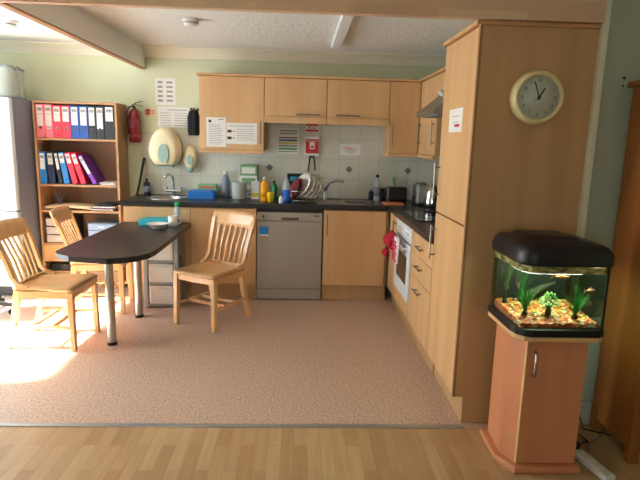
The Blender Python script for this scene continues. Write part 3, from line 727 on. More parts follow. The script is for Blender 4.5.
# ------------------------------------------------------------ office chair base at left edge
t = thing('office_chair', 'black office chair whose castor leg enters at the left edge', 'chair', (-2.66, 4.30, 0))
cx, cy = -2.66, 4.30
for k in range(5):
    a = R(8+72*k); ex, ey = cx+.31*math.cos(a), cy+.31*math.sin(a)
    l = part('leg', G().bar([(cx, cy, .125), (cx+.15*math.cos(a), cy+.15*math.sin(a), .11), (ex, ey, .078)], [.05, .045, .035], [.035, .03, .025], side=(-math.sin(a), math.cos(a), 0)), 'black', t)
    part('castor', G().cyl((ex-.012*math.sin(a)-.0, ey+.012*math.cos(a), .029), (ex-.03*math.sin(a), ey+.03*math.cos(a), .029), .0285, n=16).cyl((ex+.012*math.sin(a), ey-.012*math.cos(a), .029), (ex+.03*math.sin(a), ey-.03*math.cos(a), .029), .0285, n=16).box(ex-.012, ex+.012, ey-.012, ey+.012, .029, .068), 'rubber', l)
part('gas_column', G().cyl((cx, cy, .10), (cx, cy, .43), .025), 'black', t)
part('seat', G().prism(ellipse(cx-.0, cy, .23, .23, 24), .43, .50, bev=.02), 'black_fabric', t)
part('backrest', G().box(cx-.24, cx-.19, cy-.19, cy+.19, .60, .98, bev=.02).bar([(cx-.05, cy, .42), (cx-.25, cy, .46), (cx-.245, cy, .7)], .05, .015, side=(0, 1, 0)), 'black_fabric', t)

# ------------------------------------------------------------ wall items
YT = YBACK-.001
def notice(name, x0, x1, z0, z1, y, label, cat, lines, extra=None, m='paper'):
    t = thing(name, label, cat, ((x0+x1)/2, y, z0))
    part('sheet', G().box(x0, x1, y-.0015, y-.0003, z0, z1), m, t)
    g = G()
    for i, (a, b_, zf_, mi, th) in enumerate(lines):
        zz = z1-(z1-z0)*zf_; g.box(x0+(x1-x0)*a, x0+(x1-x0)*b_, y-.0022, y-.0016, zz-th/2, zz+th/2, mi=mi)
    part('print', g, extra or ['ink', 'ink_dark'], t)
    return t
L_ = [(.1, random.uniform(.6, .92), .12+.075*i, 0, .005) for i in range(11)]
notice('poster', -1.422, -1.225, 1.79, 2.045, YT, 'white paper poster with rows of small pictures, highest on the back wall', 'poster',
       [(.12, .36, .15+.17*i, 0, .022) for i in range(5)]+[(.55, .85, .15+.17*i, 0, .018) for i in range(5)])
notice('poster', -1.405, -1.092, 1.577, 1.776, YT-.003, 'wide white notice below the picture poster, above the towel dispenser', 'notice',
       [(.3, .9, .15, 1, .005)]+[(.08, .42, .3+.12*i, 0, .005) for i in range(6)]+[(.52, .94, .3+.12*i, 0, .005) for i in range(6)])
t = notice('extinguisher_sign', -1.528, -1.423, 1.684, 1.758, YT, 'small red and cream fire extinguisher sign beside the extinguisher', 'sign',
       [(.05, .48, .5, 0, .055), (.58, .92, .3, 0, .006), (.58, .92, .5, 0, .006), (.58, .92, .7, 0, .006), (.15, .22, .5, 1, .03), (.3, .38, .55, 1, .03)], ['red_sign', 'paper'], 'cream_paper')
notice('notice', -.877, -.694, 1.405, 1.675, YW-.0003, 'upright paper notice on the left of the tall wall cabinet door', 'notice',
       [(.12, .26, .13, 1, .026), (.6, .9, .07, 1, .005)]+[(.12, random.uniform(.7, .9), .25+.06*i, 0, .004) for i in range(12)])
notice('notice', -.690, -.403, 1.435, 1.630, YW-.0003, 'wide paper notice with two dark pictures on the tall wall cabinet door', 'notice',
       [(.03, .17, .40, 1, .026), (.03, .17, .72, 1, .026), (.2, .27, .40, 1, .008), (.2, .27, .72, 1, .008), (.1, .9, .15, 0, .005)]+[(.32, random.uniform(.8, .95), .3+.1*i, 0, .004) for i in range(6)])
YTI = YBACK-.0083
notice('chart', -.221, -.016, 1.345, 1.600, YTI, 'chart of coloured stripes on the tiles under the flap cabinets', 'chart',
       [(.08, .95, .10, 0, .012), (.08, .95, .20, 1, .010), (.05, .95, .36, 2, .013), (.05, .95, .46, 3, .015), (.05, .95, .57, 4, .013), (.05, .95, .68, 0, .013), (.05, .95, .79, 1, .016), (.05, .95, .9, 0, .008)],
       ['diamond_grey', 'green', 'maroon', 'navy', 'tape_yellow'], 'white_plastic')
t = thing('fire_sign', 'small red and white sign above the fire blanket', 'sign', (.122, YTI, 1.57))
part('plate', G().box(.056, .188, YTI-.003, YTI-.0003, 1.572, 1.650), 'paper', t)
part('print', G().box(.058, .186, YTI-.0036, YTI-.003, 1.630, 1.648).box(.058, .186, YTI-.0036, YTI-.003, 1.574, 1.593).box(.085, .10, YTI-.0036, YTI-.003, 1.602, 1.620).box(.115, .16, YTI-.0036, YTI-.003, 1.605, 1.613), 'red_sign', t)
t = thing('fire_blanket', 'red and white fire blanket case with black pull straps on the tiles', 'fire blanket', (.122, YTI, 1.33))
part('case', G().box(.050, .196, YTI-.035, YTI-.0005, 1.335, 1.530, bev=.006), 'white_plastic', t)
part('front_print', G().box(.058, .188, YTI-.0365, YTI-.0352, 1.36, 1.50).box(.098, .148, YTI-.0375, YTI-.0366, 1.40, 1.47, mi=1).box(.07, .176, YTI-.0375, YTI-.0366, 1.478, 1.484, mi=1).box(.108, .138, YTI-.038, YTI-.0376, 1.415, 1.435), ['red_sign', 'paper'], t)
part('pull_strap', G().bar([(.105, YTI-.02, 1.335), (.098, YTI-.022, 1.27), (.088, YTI-.018, 1.17)], .014, .004), 'black_fabric', t)
part('pull_strap', G().bar([(.142, YTI-.02, 1.335), (.152, YTI-.022, 1.27), (.160, YTI-.018, 1.19)], .014, .004), 'black_fabric', t)
part('strap_loop', G().box(.098, .148, YTI-.026, YTI-.014, 1.318, 1.334, bev=.003), 'black_fabric', t)
notice('notice', .404, .612, 1.348, 1.462, YTI, 'white notice with faint red writing on the tiles above the tap', 'notice',
       [(.15, .6, .35, 0, .006), (.3, .85, .45, 0, .006), (.2, .8, .62, 1, .005), (.35, .75, .75, 1, .004)], ['red_check', 'ink'])
# small square notice on the tall cabinet door
t = thing('notice', 'small square notice with pink print on the tall cabinet door', 'notice', (XF, 2.94, 1.55))
part('sheet', G().box(XF-.0028, XF-.0012, 2.815, 3.06, 1.548, 1.672), 'paper', t)
part('print', G().box(XF-.0034, XF-.0028, 2.88, 2.99, 1.60, 1.603).box(XF-.0034, XF-.0028, 2.87, 3.0, 1.63, 1.633).box(XF-.0034, XF-.0028, 2.86, 2.95, 1.575, 1.590, mi=1), ['ink', 'red_check'], t)
# towel dispenser
def shell(cx, cz, a, b_, depth, egg=.12, n=32):
    t = bmesh.new(); rings = []
    for s_, d_ in ((1, 0), (1, .45), (.96, .75), (.86, .93), (.6, 1.0), (.25, 1.02)):
        ring = []
        for i in range(n):
            th = 2*PI*i/n; z = math.sin(th); x = math.cos(th)*(1-egg*z); 
            zz = max(z, -.86) if b_ > .15 else z
            ring.append(t.verts.new((cx+a*s_*x, YT-.0085-depth*d_, cz+b_*s_*zz)))
        rings.append(ring)
    for p, q in zip(rings, rings[1:]):
        for i in range(n): t.faces.new((p[i], p[(i+1) % n], q[(i+1) % n], q[i]))
    t.faces.new(rings[0]); t.faces.new(rings[-1][::-1]); bmesh.ops.recalc_face_normals(t, faces=t.faces)
    return t
t = thing('towel_dispenser', 'large cream egg-shaped paper towel dispenser above the round sink', 'dispenser', (-1.32, YT, 1.18))
part('cover', G()._add(shell(-1.318, 1.376, .157, .20, .17), 0, None, True), 'cream_plastic', t)
part('window', G().prism(ellipse(-1.315, 1.325, .050, .092), -(YT-.1925), -(YT-.183), M=Matrix(((1, 0, 0, 0), (0, 0, -1, 0), (0, 1, 0, 0), (0, 0, 0, 1)))), 'teal_glass', t)
part('towel_slot', G().box(-1.40, -1.24, YT-.155, YT-.03, 1.188, 1.202, bev=.004), 'teal_glass', t)
t = thing('soap_dispenser', 'small cream oval soap dispenser beside the large towel dispenser', 'dispenser', (-1.085, YT, 1.2))
part('cover', G()._add(shell(-1.080, 1.290, .068, .115, .09, .08), 0, None, True), 'cream_plastic', t)
part('window', G().prism(ellipse(-1.080, 1.268, .028, .052), -(YT-.107), -(YT-.099), M=Matrix(((1, 0, 0, 0), (0, 0, -1, 0), (0, 1, 0, 0), (0, 0, 0, 1)))), 'teal_glass', t)
part('push_lever', G().lathe([(0, 1.14), (.024, 1.145), (.03, 1.17), (.026, 1.190), (0, 1.193)], (-1.080, YT-.07, 0), 16), 'teal_glass', t)
# fire extinguisher
t = thing('fire_extinguisher', 'red fire extinguisher hung on the wall beside the bookcase', 'extinguisher', (-1.628, YT-.08, 1.42))
ex, ey = -1.610, YT-.078
part('cylinder', G().lathe([(0, 1.422), (.050, 1.425), (.056, 1.438), (.056, 1.68), (.048, 1.712), (.028, 1.732), (.020, 1.745), (0, 1.745)], (ex, ey, 0), 24), 'ext_red', t)
part('label', G().lathe([(.0562, 1.47), (.0566, 1.4705), (.0566, 1.50), (.0562, 1.501)], (ex, ey, 0), 24), 'maroon', t, label='lower paler printed band')
part('label', G().lathe([(.0562, 1.56), (.0566, 1.561), (.0566, 1.64), (.0562, 1.641)], (ex, ey, 0), 24), 'maroon', t, label='upper paler printed band')
part('valve', G().cyl((ex, ey, 1.740), (ex, ey, 1.77), .014).bar([(ex-.03, ey, 1.77), (ex+.02, ey, 1.782), (ex+.085, ey, 1.77)], .018, .006, side=(0, 1, 0)).bar([(ex-.025, ey, 1.77), (ex+.02, ey, 1.80), (ex+.08, ey, 1.815)], .018, .006, side=(0, 1, 0)), 'black', t)
part('hose', G().tube([(ex-.01, ey, 1.76), (ex-.045, ey-.01, 1.76), (ex-.066, ey-.01, 1.71), (ex-.066, ey, 1.58), (ex-.064, ey, 1.50)], .007, 8), 'black', t)
part('bracket', G().box(ex-.015, ex+.015, ey+.0565, YT-.0005, 1.52, 1.70), 'black', t)
# black cloth bag on hook
t = thing('cloth_bag', 'black drawstring bag hanging beside the tall wall cabinet', 'bag', (-1.04, YT-.03, 1.49))
part('sack', G().sheet(lambda u, v: (-1.043+(u-.5)*.115*(1-.55*max(0, v-.75)*4*.6)*(1-.25*max(0, .15-v)*6), YT-.035-.025*math.sin(u*PI)-.006*math.sin(u*13), 1.505+v*.235), 12, 12, .018), 'black_fabric', t)
part('tie', G().tube([(-1.075, YT-.03, 1.765), (-1.06, YT-.05, 1.745), (-1.04, YT-.05, 1.74), (-1.015, YT-.05, 1.745), (-1.0, YT-.03, 1.76)], .008, 6).cyl((-1.043, YT-.0005, 1.765), (-1.043, YT-.055, 1.765), .004).cyl((-1.043, YT-.05, 1.73), (-1.043, YT-.05, 1.768), .008), 'black_fabric', t)
# wall clock on the tall cabinet's end panel
t = thing('wall_clock', 'round cream-rimmed wall clock on the side of the tall cabinet', 'clock', (1.135, 2.63, 1.71))
ck = (1.135, 2.6315, 1.712)
part('rim', G().lathe([(0, 0), (.126, 0), (.130, .010), (.127, .035), (.118, .058), (.110, .064), (.104, .060), (.101, .045), (0, .045)], ck, 48, ax='Y'), 'cream_rim', t)
part('face', G().lathe([(0, .0452), (.1005, .0452), (.1005, .0462), (0, .0462)], ck, 48, ax='Y'), 'clock_face', t)
fy = 2.6315-.0465
def on_face(x, z): return Matrix.Translation((1.135+x, fy, 1.712+z)) @ Matrix.Rotation(PI/2, 4, 'X')
g = G()
for k in range(1, 13):
    a = R(30*k); g.text(str(k), .019, on_face(.080*math.sin(a), .080*math.cos(a)))
part('numerals', g, 'ink_dark', t)
g = G()
for k in range(60):
    a = R(6*k); g.box(-.0006, .0006, -.0005, 0, .0935, .097, M=Matrix.Translation((1.135, fy, 1.712)) @ Matrix.Rotation(a, 4, 'Y'))
part('minute_marks', g, 'ink', t)
def hand(name, ang, L, w, dy, m='black'):
    part(name, G().box(-w/2, w/2, -.001, 0, -.012, L, M=Matrix.Translation((1.135, fy-dy, 1.712)) @ Matrix.Rotation(R(ang), 4, 'Y')), m, t)
hand('hour_hand', 31, .052, .006, .002); hand('minute_hand', -20, .078, .0045, .004); hand('second_hand', 236, .03, .0015, .006)
part('hub', G().cyl((1.135, fy, 1.712), (1.135, fy-.008, 1.712), .006, n=12), 'black', t)

# smoke detectors
def detector(x, y, label):
    t = thing('smoke_detector', label, 'smoke detector', (x, y, ZC-.05), 0, 'ceiling smoke detectors')
    part('base', G().cyl((x, y, ZC-.018), (x, y, ZC-.0015), .060, .063, n=28), 'white_plastic', t)
    part('sensor_head', G().lathe([(.056, ZC-.0185), (.058, ZC-.028), (.044, ZC-.046), (.022, ZC-.052), (0, ZC-.052)], (x, y, 0), 28), 'white_plastic', t)
    part('vent_ring', G().lathe([(.0585, ZC-.0285), (.0592, ZC-.0295), (.0592, ZC-.0325), (.056, ZC-.0335)], (x, y, 0), 28), 'silver_dark', t)
detector(-.812, 4.14, 'white smoke detector on the ceiling right of the white beam')
detector(-2.26, 4.42, 'white smoke detector on the bright ceiling at the left edge')

# ------------------------------------------------------------ things on the worktop
Z = .9105
def bottle(name, x, y, r_, h, body, cap, label, cat='bottle', z=Z, capr=.4, caph=.12, sh=.78, extra=None):
    t = thing(name, label, cat, (x, y, z))
    bh = h*(1-caph)
    part('body', G().lathe([(0, z), (r_*.95, z), (r_, z+h*.03), (r_, z+bh*sh), (r_*.8, z+bh*(sh+.1)), (r_*capr*.9, z+bh*.96), (r_*capr*.9, z+bh), (0, z+bh)], (x, y, 0), 20), body, t)
    part('cap', G().lathe([(0, z+bh+.0003), (r_*capr, z+bh+.0003), (r_*capr, z+h), (0, z+h)], (x, y, 0), 16), cap, t)
    if extra: part('label_band', G().lathe([(r_+.0002, z+h*.2), (r_+.001, z+h*.2), (r_+.001, z+h*.55), (r_+.0002, z+h*.55)], (x, y, 0), 20), extra, t)
    return t
bottle('soap_bottle', -1.505, 5.345, .032, .165, 'charcoal', 'black', 'dark pump soap bottle at the left end of the worktop', extra='grey_bottle')
solo('rod', G().cyl((-1.56, 5.20, Z+.0005), (-1.545, 5.425, 1.27), .009, .013, n=10), 'black', 'slim black rod leaning on the wall left of the soap bottle', 'rod', (-1.56, 5.2, Z))
solo('rod', G().cyl((-1.597, 5.32, Z+.0005), (-1.585, 5.43, 1.10), .013, .006, n=10), 'charcoal', 'short dark rod leaning in the corner beside the bookcase', 'rod', (-1.597, 5.32, Z))
# blue tray with packs
t = thing('plastic_tray', 'bright blue plastic tray of packets right of the round sink', 'tray', (-.94, 5.23, Z))
g = G().prism(rrect(-1.065, -.805, 5.13, 5.33, .02), Z, Z+.065, holes=[rrect(-1.058, -.812, 5.137, 5.323, .016)]).prism(rrect(-1.063, -.807, 5.132, 5.328, .018), Z+.0002, Z+.008)
part('tray', g, 'blue_tray', t)
solo('packet', G().box(-1.04, -.84, 5.16, 5.30, Z+.0095, Z+.075, bev=.006), 'blue_light', 'pale blue packet lying in the bright blue tray', 'packet', (-.94, 5.23, Z+.009))
t = thing('wipes_packet', 'green and white packet standing behind the bright blue tray', 'packet', (-.92, 5.37, Z))
part('pack', G().box(-1.01, -.82, 5.345, 5.40, Z, Z+.125, bev=.010), 'green_pale', t); part('stripe', G().box(-.99, -.84, 5.3435, 5.3448, Z+.085, Z+.10), 'red_check', t)
bottle('water_bottle', -.735, 5.385, .036, .25, 'grey_bottle', 'white_plastic', 'grey-blue water bottle between the blue tray and the plastic jug', capr=.6)
t = thing('plastic_jug', 'translucent white plastic jug in front of the green boxes', 'jug', (-.58, 5.20, Z))
part('body', G().lathe([(0, Z), (.062, Z), (.066, Z+.02), (.074, Z+.16), (.077, Z+.165), (.070, Z+.165), (.062, Z+.02), (0, Z+.012)], (-.58, 5.20, 0), 24), 'frosted_plastic', t)
part('handle', G().tube([(-.508, 5.20, Z+.14), (-.47, 5.20, Z+.13), (-.465, 5.20, Z+.07), (-.51, 5.20, Z+.045)], .008, 8), 'frosted_plastic', t)
part('stirrer', G().cyl((-.58, 5.20, Z+.02), (-.555, 5.20, Z+.215), .005, n=8), 'white_plastic', t)
for i, (a, b_) in enumerate(((0, .108), (.1085, .218), (.2185, .325))):
    t = thing('tea_box', ['white carton lowest in the stack behind the plastic jug', 'middle green and white carton in the stack behind the plastic jug', 'pale green carton topmost in the stack behind the plastic jug'][i], 'carton', (-.5, 5.38, Z+a), 0, 'stacked cartons')
    part('carton', G().box(-.60+.008*i, -.42, 5.33, 5.43, Z+a, Z+b_-.001, bev=.001), ['paper', 'paper', 'green_pale'][i], t)
    part('print', G().box(-.585+.008*i, -.435, 5.3285, 5.3297, Z+a+.02, Z+b_-.025), ['ink', 'green_pale', 'paper'][i], t)
t = thing('milk_carton', 'pale carton with a white top left of the orange juice', 'carton', (-.43, 5.24, Z))
part('carton', G().box(-.465, -.385, 5.20, 5.275, Z, Z+.14).prism([(5.20, Z+.14), (5.275, Z+.14), (5.2375, Z+.172)], -.465, -.385, M=Matrix(((0, 0, 1, 0), (1, 0, 0, 0), (0, 1, 0, 0), (0, 0, 0, 1)))), 'white_plastic', t)
part('print', G().box(-.46, -.39, 5.1985, 5.1997, Z+.02, Z+.06), 'tape_yellow', t)
bottle('juice_bottle', -.325, 5.04, .038, .225, 'orange_juice', 'white_plastic', 'orange juice bottle with a white cap behind the yellow cup', extra='orange_juice')
bottle('washing_up_bottle', -.242, 5.24, .030, .18, 'green', 'charcoal', 'dark green bottle between the orange juice and the blue bottle')
t = thing('cup', 'small yellow plastic cup in front of the orange juice', 'cup', (-.262, 4.96, Z))
part('cup', G().lathe([(0, Z), (.028, Z), (.036, Z+.09), (.037, Z+.093), (.033, Z+.092), (.026, Z+.006), (0, Z+.006)], (-.262, 4.96, 0), 20), 'yellow', t)
bottle('small_bottle', -.162, 4.91, .022, .066, 'white_plastic', 'white_plastic', 'tiny white bottle in front of the blue bottle', capr=.6)
t = thing('spray_bottle', 'blue bottle with a clear upper half left of the dish rack', 'bottle', (-.118, 5.0, Z))
part('body', G().lathe([(0, Z), (.036, Z), (.038, Z+.01), (.038, Z+.115), (0, Z+.115)], (-.118, 5.0, 0), 20), 'blue_liquid', t)
part('top', G().lathe([(.036, Z+.1155), (.036, Z+.16), (.02, Z+.20), (.014, Z+.225), (0, Z+.225)], (-.118, 5.0, 0), 20), 'clear_plastic', t)
t = thing('picture_frame', 'dark framed box holding a blue sponge behind the dish rack', 'box', (-.01, 5.395, Z))
part('frame', G().box(-.12, .09, 5.36, 5.425, Z, Z+.01).box(-.12, -.108, 5.36, 5.425, Z, Z+.245).box(.078, .09, 5.36, 5.425, Z, Z+.245).box(-.12, .09, 5.36, 5.425, Z+.233, Z+.245).box(-.108, .078, 5.415, 5.425, Z+.01, Z+.233), 'charcoal', t)
part('shelf', G().box(-.108, .078, 5.361, 5.4145, Z+.165, Z+.172), 'charcoal', t)
solo('sponge', G().box(-.09, -.005, 5.362, 5.41, Z+.1725, Z+.215, bev=.008), 'sponge_blue', 'bright blue sponge inside the dark framed box', 'sponge', (-.045, 5.385, Z+.172))
# dish rack with plates
Zk = Z+.0085
t = thing('dish_rack', 'steel wire dish rack holding plates left of the arched tap', 'dish rack', (.05, 5.07, Zk))
g = G()
for y in (4.93, 5.22): g.tube([(-.07, y, Zk+.012), (.20, y, Zk+.012)], .004, 6).tube([(-.07, y, Zk+.10), (.20, y, Zk+.10)], .004, 6)
for x in (-.07, .20): g.tube([(x, 4.93, Zk+.012), (x, 5.22, Zk+.012)], .004, 6).tube([(x, 4.93, Zk+.10), (x, 5.22, Zk+.10)], .004, 6)
for x in (-.07, .20):
    for y in (4.93, 5.22): g.tube([(x, y, Zk), (x, y, Zk+.10)], .004, 6)
part('frame', g, 'steel', t)
g = G()
for k in range(9):
    x = -.04+k*.027; g.tube([(x, 4.932, Zk+.012), (x, 5.218, Zk+.012)], .002, 6)
part('base_wires', g, 'steel', t)
def plate(x, y, z, r_, tilt, m, label, roll=0):
    M = Matrix.Translation((x, y, z)) @ Matrix.Rotation(R(roll), 4, 'Z') @ Matrix.Rotation(R(-tilt), 4, 'Y')
    g = G().lathe([(0, 0), (r_*.6, 0), (r_*.68, .008), (r_, .018), (r_, .022), (r_*.66, .013), (r_*.55, .005), (0, .005)], (0, 0, 0), 36, M=M)
    o = solo('plate', g, m, label, 'plate', (x, y, z-.9*r_*abs(math.sin(R(tilt)))), group='plates in the dish rack'); return o
plate(-.030, 5.07, Z+.116, .105, 70, 'maroon', 'dark red plate at the left of the dish rack', 20)
plate(.000, 5.07, Z+.116, .105, 70, 'maroon', 'dark red plate second from the left in the dish rack', 20)
plate(.040, 5.075, Z+.150, .125, 62, 'ceramic', 'large white plate standing highest in the dish rack', 32)
plate(.086, 5.08, Z+.138, .120, 62, 'ceramic', 'white plate just right of the highest plate in the rack', 32)
plate(.126, 5.07, Z+.116, .100, 62, 'ceramic', 'small cream plate at the right of the dish rack', 32)
plate(.160, 5.07, Z+.104, .090, 62, 'ceramic', 'smallest plate leaning at the right end of the rack', 32)
bottle('water_bottle', .775, 5.28, .034, .26, 'clear_plastic', 'black', 'clear bottle with a dark cap left of the black toaster', extra='grey_bottle', capr=.5, caph=.1)
bottle('soap_bottle', .725, 5.33, .026, .11, 'navy', 'grey_bottle', 'small dark blue soap bottle beside the clear bottle')
bottle('jar', .835, 5.34, .03, .12, 'charcoal', 'black', 'dark jar between the clear bottle and the toaster', 'jar', capr=.9)
t = thing('toaster', 'black two-slot toaster with a steel end against the tiles', 'toaster', (.96, 5.29, Z))
part('body', G().box(.885, 1.065, 5.21, 5.37, Z+.006, Z+.145, bev=.018), 'black', t)
part('end_plate', G().box(.870, .8845, 5.215, 5.365, Z+.006, Z+.14, bev=.005), 'steel', t)
part('slots', G().box(.91, 1.04, 5.245, 5.265, Z+.1452, Z+.147).box(.91, 1.04, 5.31, 5.33, Z+.1452, Z+.147), 'grey_frame', t)
for x, y in ((.91, 5.24), (1.04, 5.24), (.91, 5.34), (1.04, 5.34)): part('foot', G().cyl((x, y, Z), (x, y, Z+.0065), .01), 'rubber', t)
t = thing('washing_up_brush', 'green-handled brush standing behind the black toaster', 'brush', (.985, 5.40, Z))
part('handle', G().tube([(.985, 5.405, Z), (.98, 5.407, Z+.13), (.965, 5.41, Z+.185)], .006, 8), 'green', t); part('bristle_head', G().box(.945, .98, 5.395, 5.42, Z+.185, Z+.235, bev=.008), 'green_pale', t)
solo('chopping_board', G().prism(rrect(.80, .99, 4.93, 5.12, .02), Z, Z+.012, bev=.003), 'orange_board', 'orange plastic board lying at the worktop corner right of the sink', 'board', (.89, 5.02, Z))
# steel coffee maker and kettle on the right run
t = thing('coffee_machine', 'steel toaster-like machine with a round dial in the worktop corner', 'appliance', (1.155, 5.03, Z))
part('body', G().box(1.095, 1.215, 4.93, 5.13, Z+.008, Z+.205, bev=.022), 'steel_brushed', t)
part('dial', G().cyl((1.093, 5.0, Z+.06), (1.077, 5.0, Z+.06), .022, n=16), 'black', t)
part('base', G().box(1.10, 1.21, 4.935, 5.125, Z, Z+.0085), 'black', t)
part('slot', G().box(1.12, 1.14, 4.96, 5.10, Z+.2052, Z+.207).box(1.17, 1.19, 4.96, 5.10, Z+.2052, Z+.207), 'black', t)
t = thing('kettle', 'shiny steel kettle with a black handle beside the hob', 'kettle', (1.17, 4.62, Z))
part('base', G().cyl((1.17, 4.62, Z), (1.17, 4.62, Z+.018), .08, .075, n=28), 'black', t)
part('body', G().lathe([(0, Z+.0185), (.076, Z+.0185), (.074, Z+.07), (.062, Z+.16), (.052, Z+.205), (0, Z+.212)], (1.17, 4.62, 0), 28), 'chrome', t)
part('handle', G().tube([(1.17, 4.568, Z+.20), (1.17, 4.545, Z+.215), (1.17, 4.515, Z+.18), (1.17, 4.51, Z+.10), (1.17, 4.545, Z+.06)], .011, 10), 'black', t)
part('lid_knob', G().lathe([(0, Z+.2125), (.014, Z+.2125), (.016, Z+.232), (0, Z+.236)], (1.17, 4.62, 0), 14), 'black', t)
part('spout', G().cyl((1.17, 4.668, Z+.15), (1.17, 4.70, Z+.185), .020, .012, n=12), 'chrome', t)
t = thing('coffee_pot', 'small glass coffee pot with a steel lid on the hob', 'pot', (1.27, 4.32, .9195))
part('body', G().lathe([(0, .9195), (.05, .9195), (.052, 1.05), (0, 1.05)], (1.27, 4.32, 0), 20), 'dark_glass', t); part('lid', G().lathe([(0, 1.0503), (.054, 1.0503), (.05, 1.07), (.01, 1.075), (.01, 1.09), (0, 1.09)], (1.27, 4.32, 0), 20), 'chrome', t)

# things on the table
ZT_ = .7203
t = thing('serving_tray', 'teal plastic tray at the cabinet end of the black table', 'tray', (-1.240, 4.73, ZT_))
part('tray', G().prism(rrect(-1.395, -1.090, 4.64, 4.825, .025), ZT_, ZT_+.045, holes=[rrect(-1.385, -1.100, 4.65, 4.815, .02)]).prism(rrect(-1.393, -1.092, 4.642, 4.823, .022), ZT_+.0002, ZT_+.008), 'teal_tray', t)
solo('folded_cloth', G().box(-1.380, -1.105, 4.655, 4.81, ZT_+.0085, ZT_+.055, bev=.012), 'teal_tray', 'teal cloth folded inside the teal tray', 'cloth', (-1.245, 4.73, ZT_+.008))
solo('bowl', G().lathe([(0, ZT_), (.045, ZT_), (.05, ZT_+.004), (.088, ZT_+.04), (.095, ZT_+.044), (.084, ZT_+.042), (.045, ZT_+.009), (0, ZT_+.007)], (-1.185, 4.50, 0), 32), 'ceramic', 'shallow white bowl on the black table in front of the teal tray', 'bowl', (-1.185, 4.50, ZT_))
t = thing('mug', 'white mug on the black table beside the white bowl', 'mug', (-1.09, 4.63, ZT_))
part('cup', G().lathe([(0, ZT_), (.036, ZT_), (.04, ZT_+.006), (.042, ZT_+.092), (.038, ZT_+.092), (.036, ZT_+.01), (0, ZT_+.008)], (-1.09, 4.63, 0), 28), 'ceramic', t)
part('handle', G().tube([(-1.049, 4.63, ZT_+.075), (-1.025, 4.63, ZT_+.072), (-1.018, 4.63, ZT_+.048), (-1.027, 4.63, ZT_+.024), (-1.05, 4.63, ZT_+.02)], .0055, 8), 'ceramic', t)
bottle('water_bottle', -1.075, 4.745, .032, .195, 'clear_plastic', 'green_cap', 'clear bottle with a green cap behind the white mug', z=ZT_, capr=.75, caph=.17, sh=.7)

# oven gloves and towel on the oven handle
t = thing('oven_glove', 'red oven glove hanging over the white oven handle', 'oven glove', (.79, 4.33, .6))
def mitt(u, v):                                          # a soft mitt folded over the handle, bulging into the room
    a = u*1.15*PI
    return (.795-.075*math.sin(min(a, PI))*(.65+.35*math.sin(v*PI)), 4.20+.215*v, .735-.135*u+.02*math.sin(v*PI)+.006*math.sin(v*11))
part('mitt', G().sheet(mitt, 12, 12, .034), 'glove_red', t)
part('thumb', G().sheet(lambda u, v: (.752-.045*math.sin(u*PI)*(.6+.4*math.sin(v*PI)), 4.27+.10*v, .61-.05*u), 8, 6, .026), 'glove_red', t)
t = thing('tea_towel', 'white tea towel with red checks hanging beside the red oven glove', 'towel', (.785, 4.12, .56))
part('cloth', G().sheet(lambda u, v: (.780-.010*math.sin(v*9)-.008*u, 4.005+.175*v, .755-.195*u), 8, 16, .006), 'white_cloth', t)
g = G()
for i in range(6):
    for j in range(6):
        if (i+j) % 2 == 0: g.box(.7535, .7595, 4.010+.028*i, 4.032+.028*i, .57+.028*j, .592+.028*j)
part('checks', g, 'red_check', t)

# ------------------------------------------------------------ aquarium and stand
t = thing('aquarium_stand', 'pinkish beech cabinet stand with one door under the aquarium', 'stand', (1.13, 2.36, 0))
M = Matrix()
def pent(x0, x1, y0, y1, c): return [(x0, y1), (x0, y0+c*.9), (x0+c*.6, y0), (x1, y0), (x1, y1)]
part('base_plate', G().prism([(.965, 2.52), (.955, 2.29), (1.01, 2.175), (1.315, 2.175), (1.325, 2.19), (1.325, 2.52)], .001, .032, bev=.006), 'stand_wood', t)
part('body', G().prism([(1.00, 2.505), (.985, 2.30), (1.025, 2.222), (1.305, 2.222), (1.305, 2.505)], .0325, .655), 'stand_wood', t)
d = part('door', G().box(1.032, 1.303, 2.203, 2.2205, .036, .652, bev=.003), 'stand_wood', t)
part('edge_strip', G().box(1.0255, 1.0315, 2.204, 2.2218, .034, .654), 'stand_edge', t, label='pale edging strip')
part('handle', G().tube([(1.06, 2.1915, .47), (1.06, 2.178, .485), (1.06, 2.176, .53), (1.06, 2.178, .575), (1.06, 2.1915, .59)], .006, 8).cyl((1.06, 2.203, .475), (1.06, 2.19, .475), .005, n=8).cyl((1.06, 2.203, .585), (1.06, 2.19, .585), .005, n=8), 'steel', d)
ftk = [(.944, 2.49), (.944, 2.215), (.952, 2.175), (.978, 2.140), (1.008, 2.13), (1.30, 2.13), (1.322, 2.142), (1.328, 2.17), (1.328, 2.49)]
part('top_plate', G().prism([(x, y) for x, y in ftk], .656, .678, bev=.005), 'stand_edge', t)
def scaled(P, s_, cx=1.13, cy=2.31): return [(cx+(x-cx)*s_, cy+(y-cy)*s_) for x, y in P]
t = thing('aquarium', 'lit black-lidded aquarium with orange gravel on the beech stand', 'aquarium', (1.13, 2.31, .679))
part('base_rim', G().prism(scaled(ftk, 1.015), .6785, .712, bev=.004, holes=[]), 'black', t)
part('glass_wall', G().prism(scaled(ftk, .99), .7125, .998, holes=[scaled(ftk, .965)]), 'tank_glass', t)
part('back_panel', G().box(.962, 1.31, 2.470, 2.474, .713, .99), 'tank_back', t)
part('corner_strip', G().box(1.307, 1.316, 2.135, 2.141, .713, .99), 'black', t)
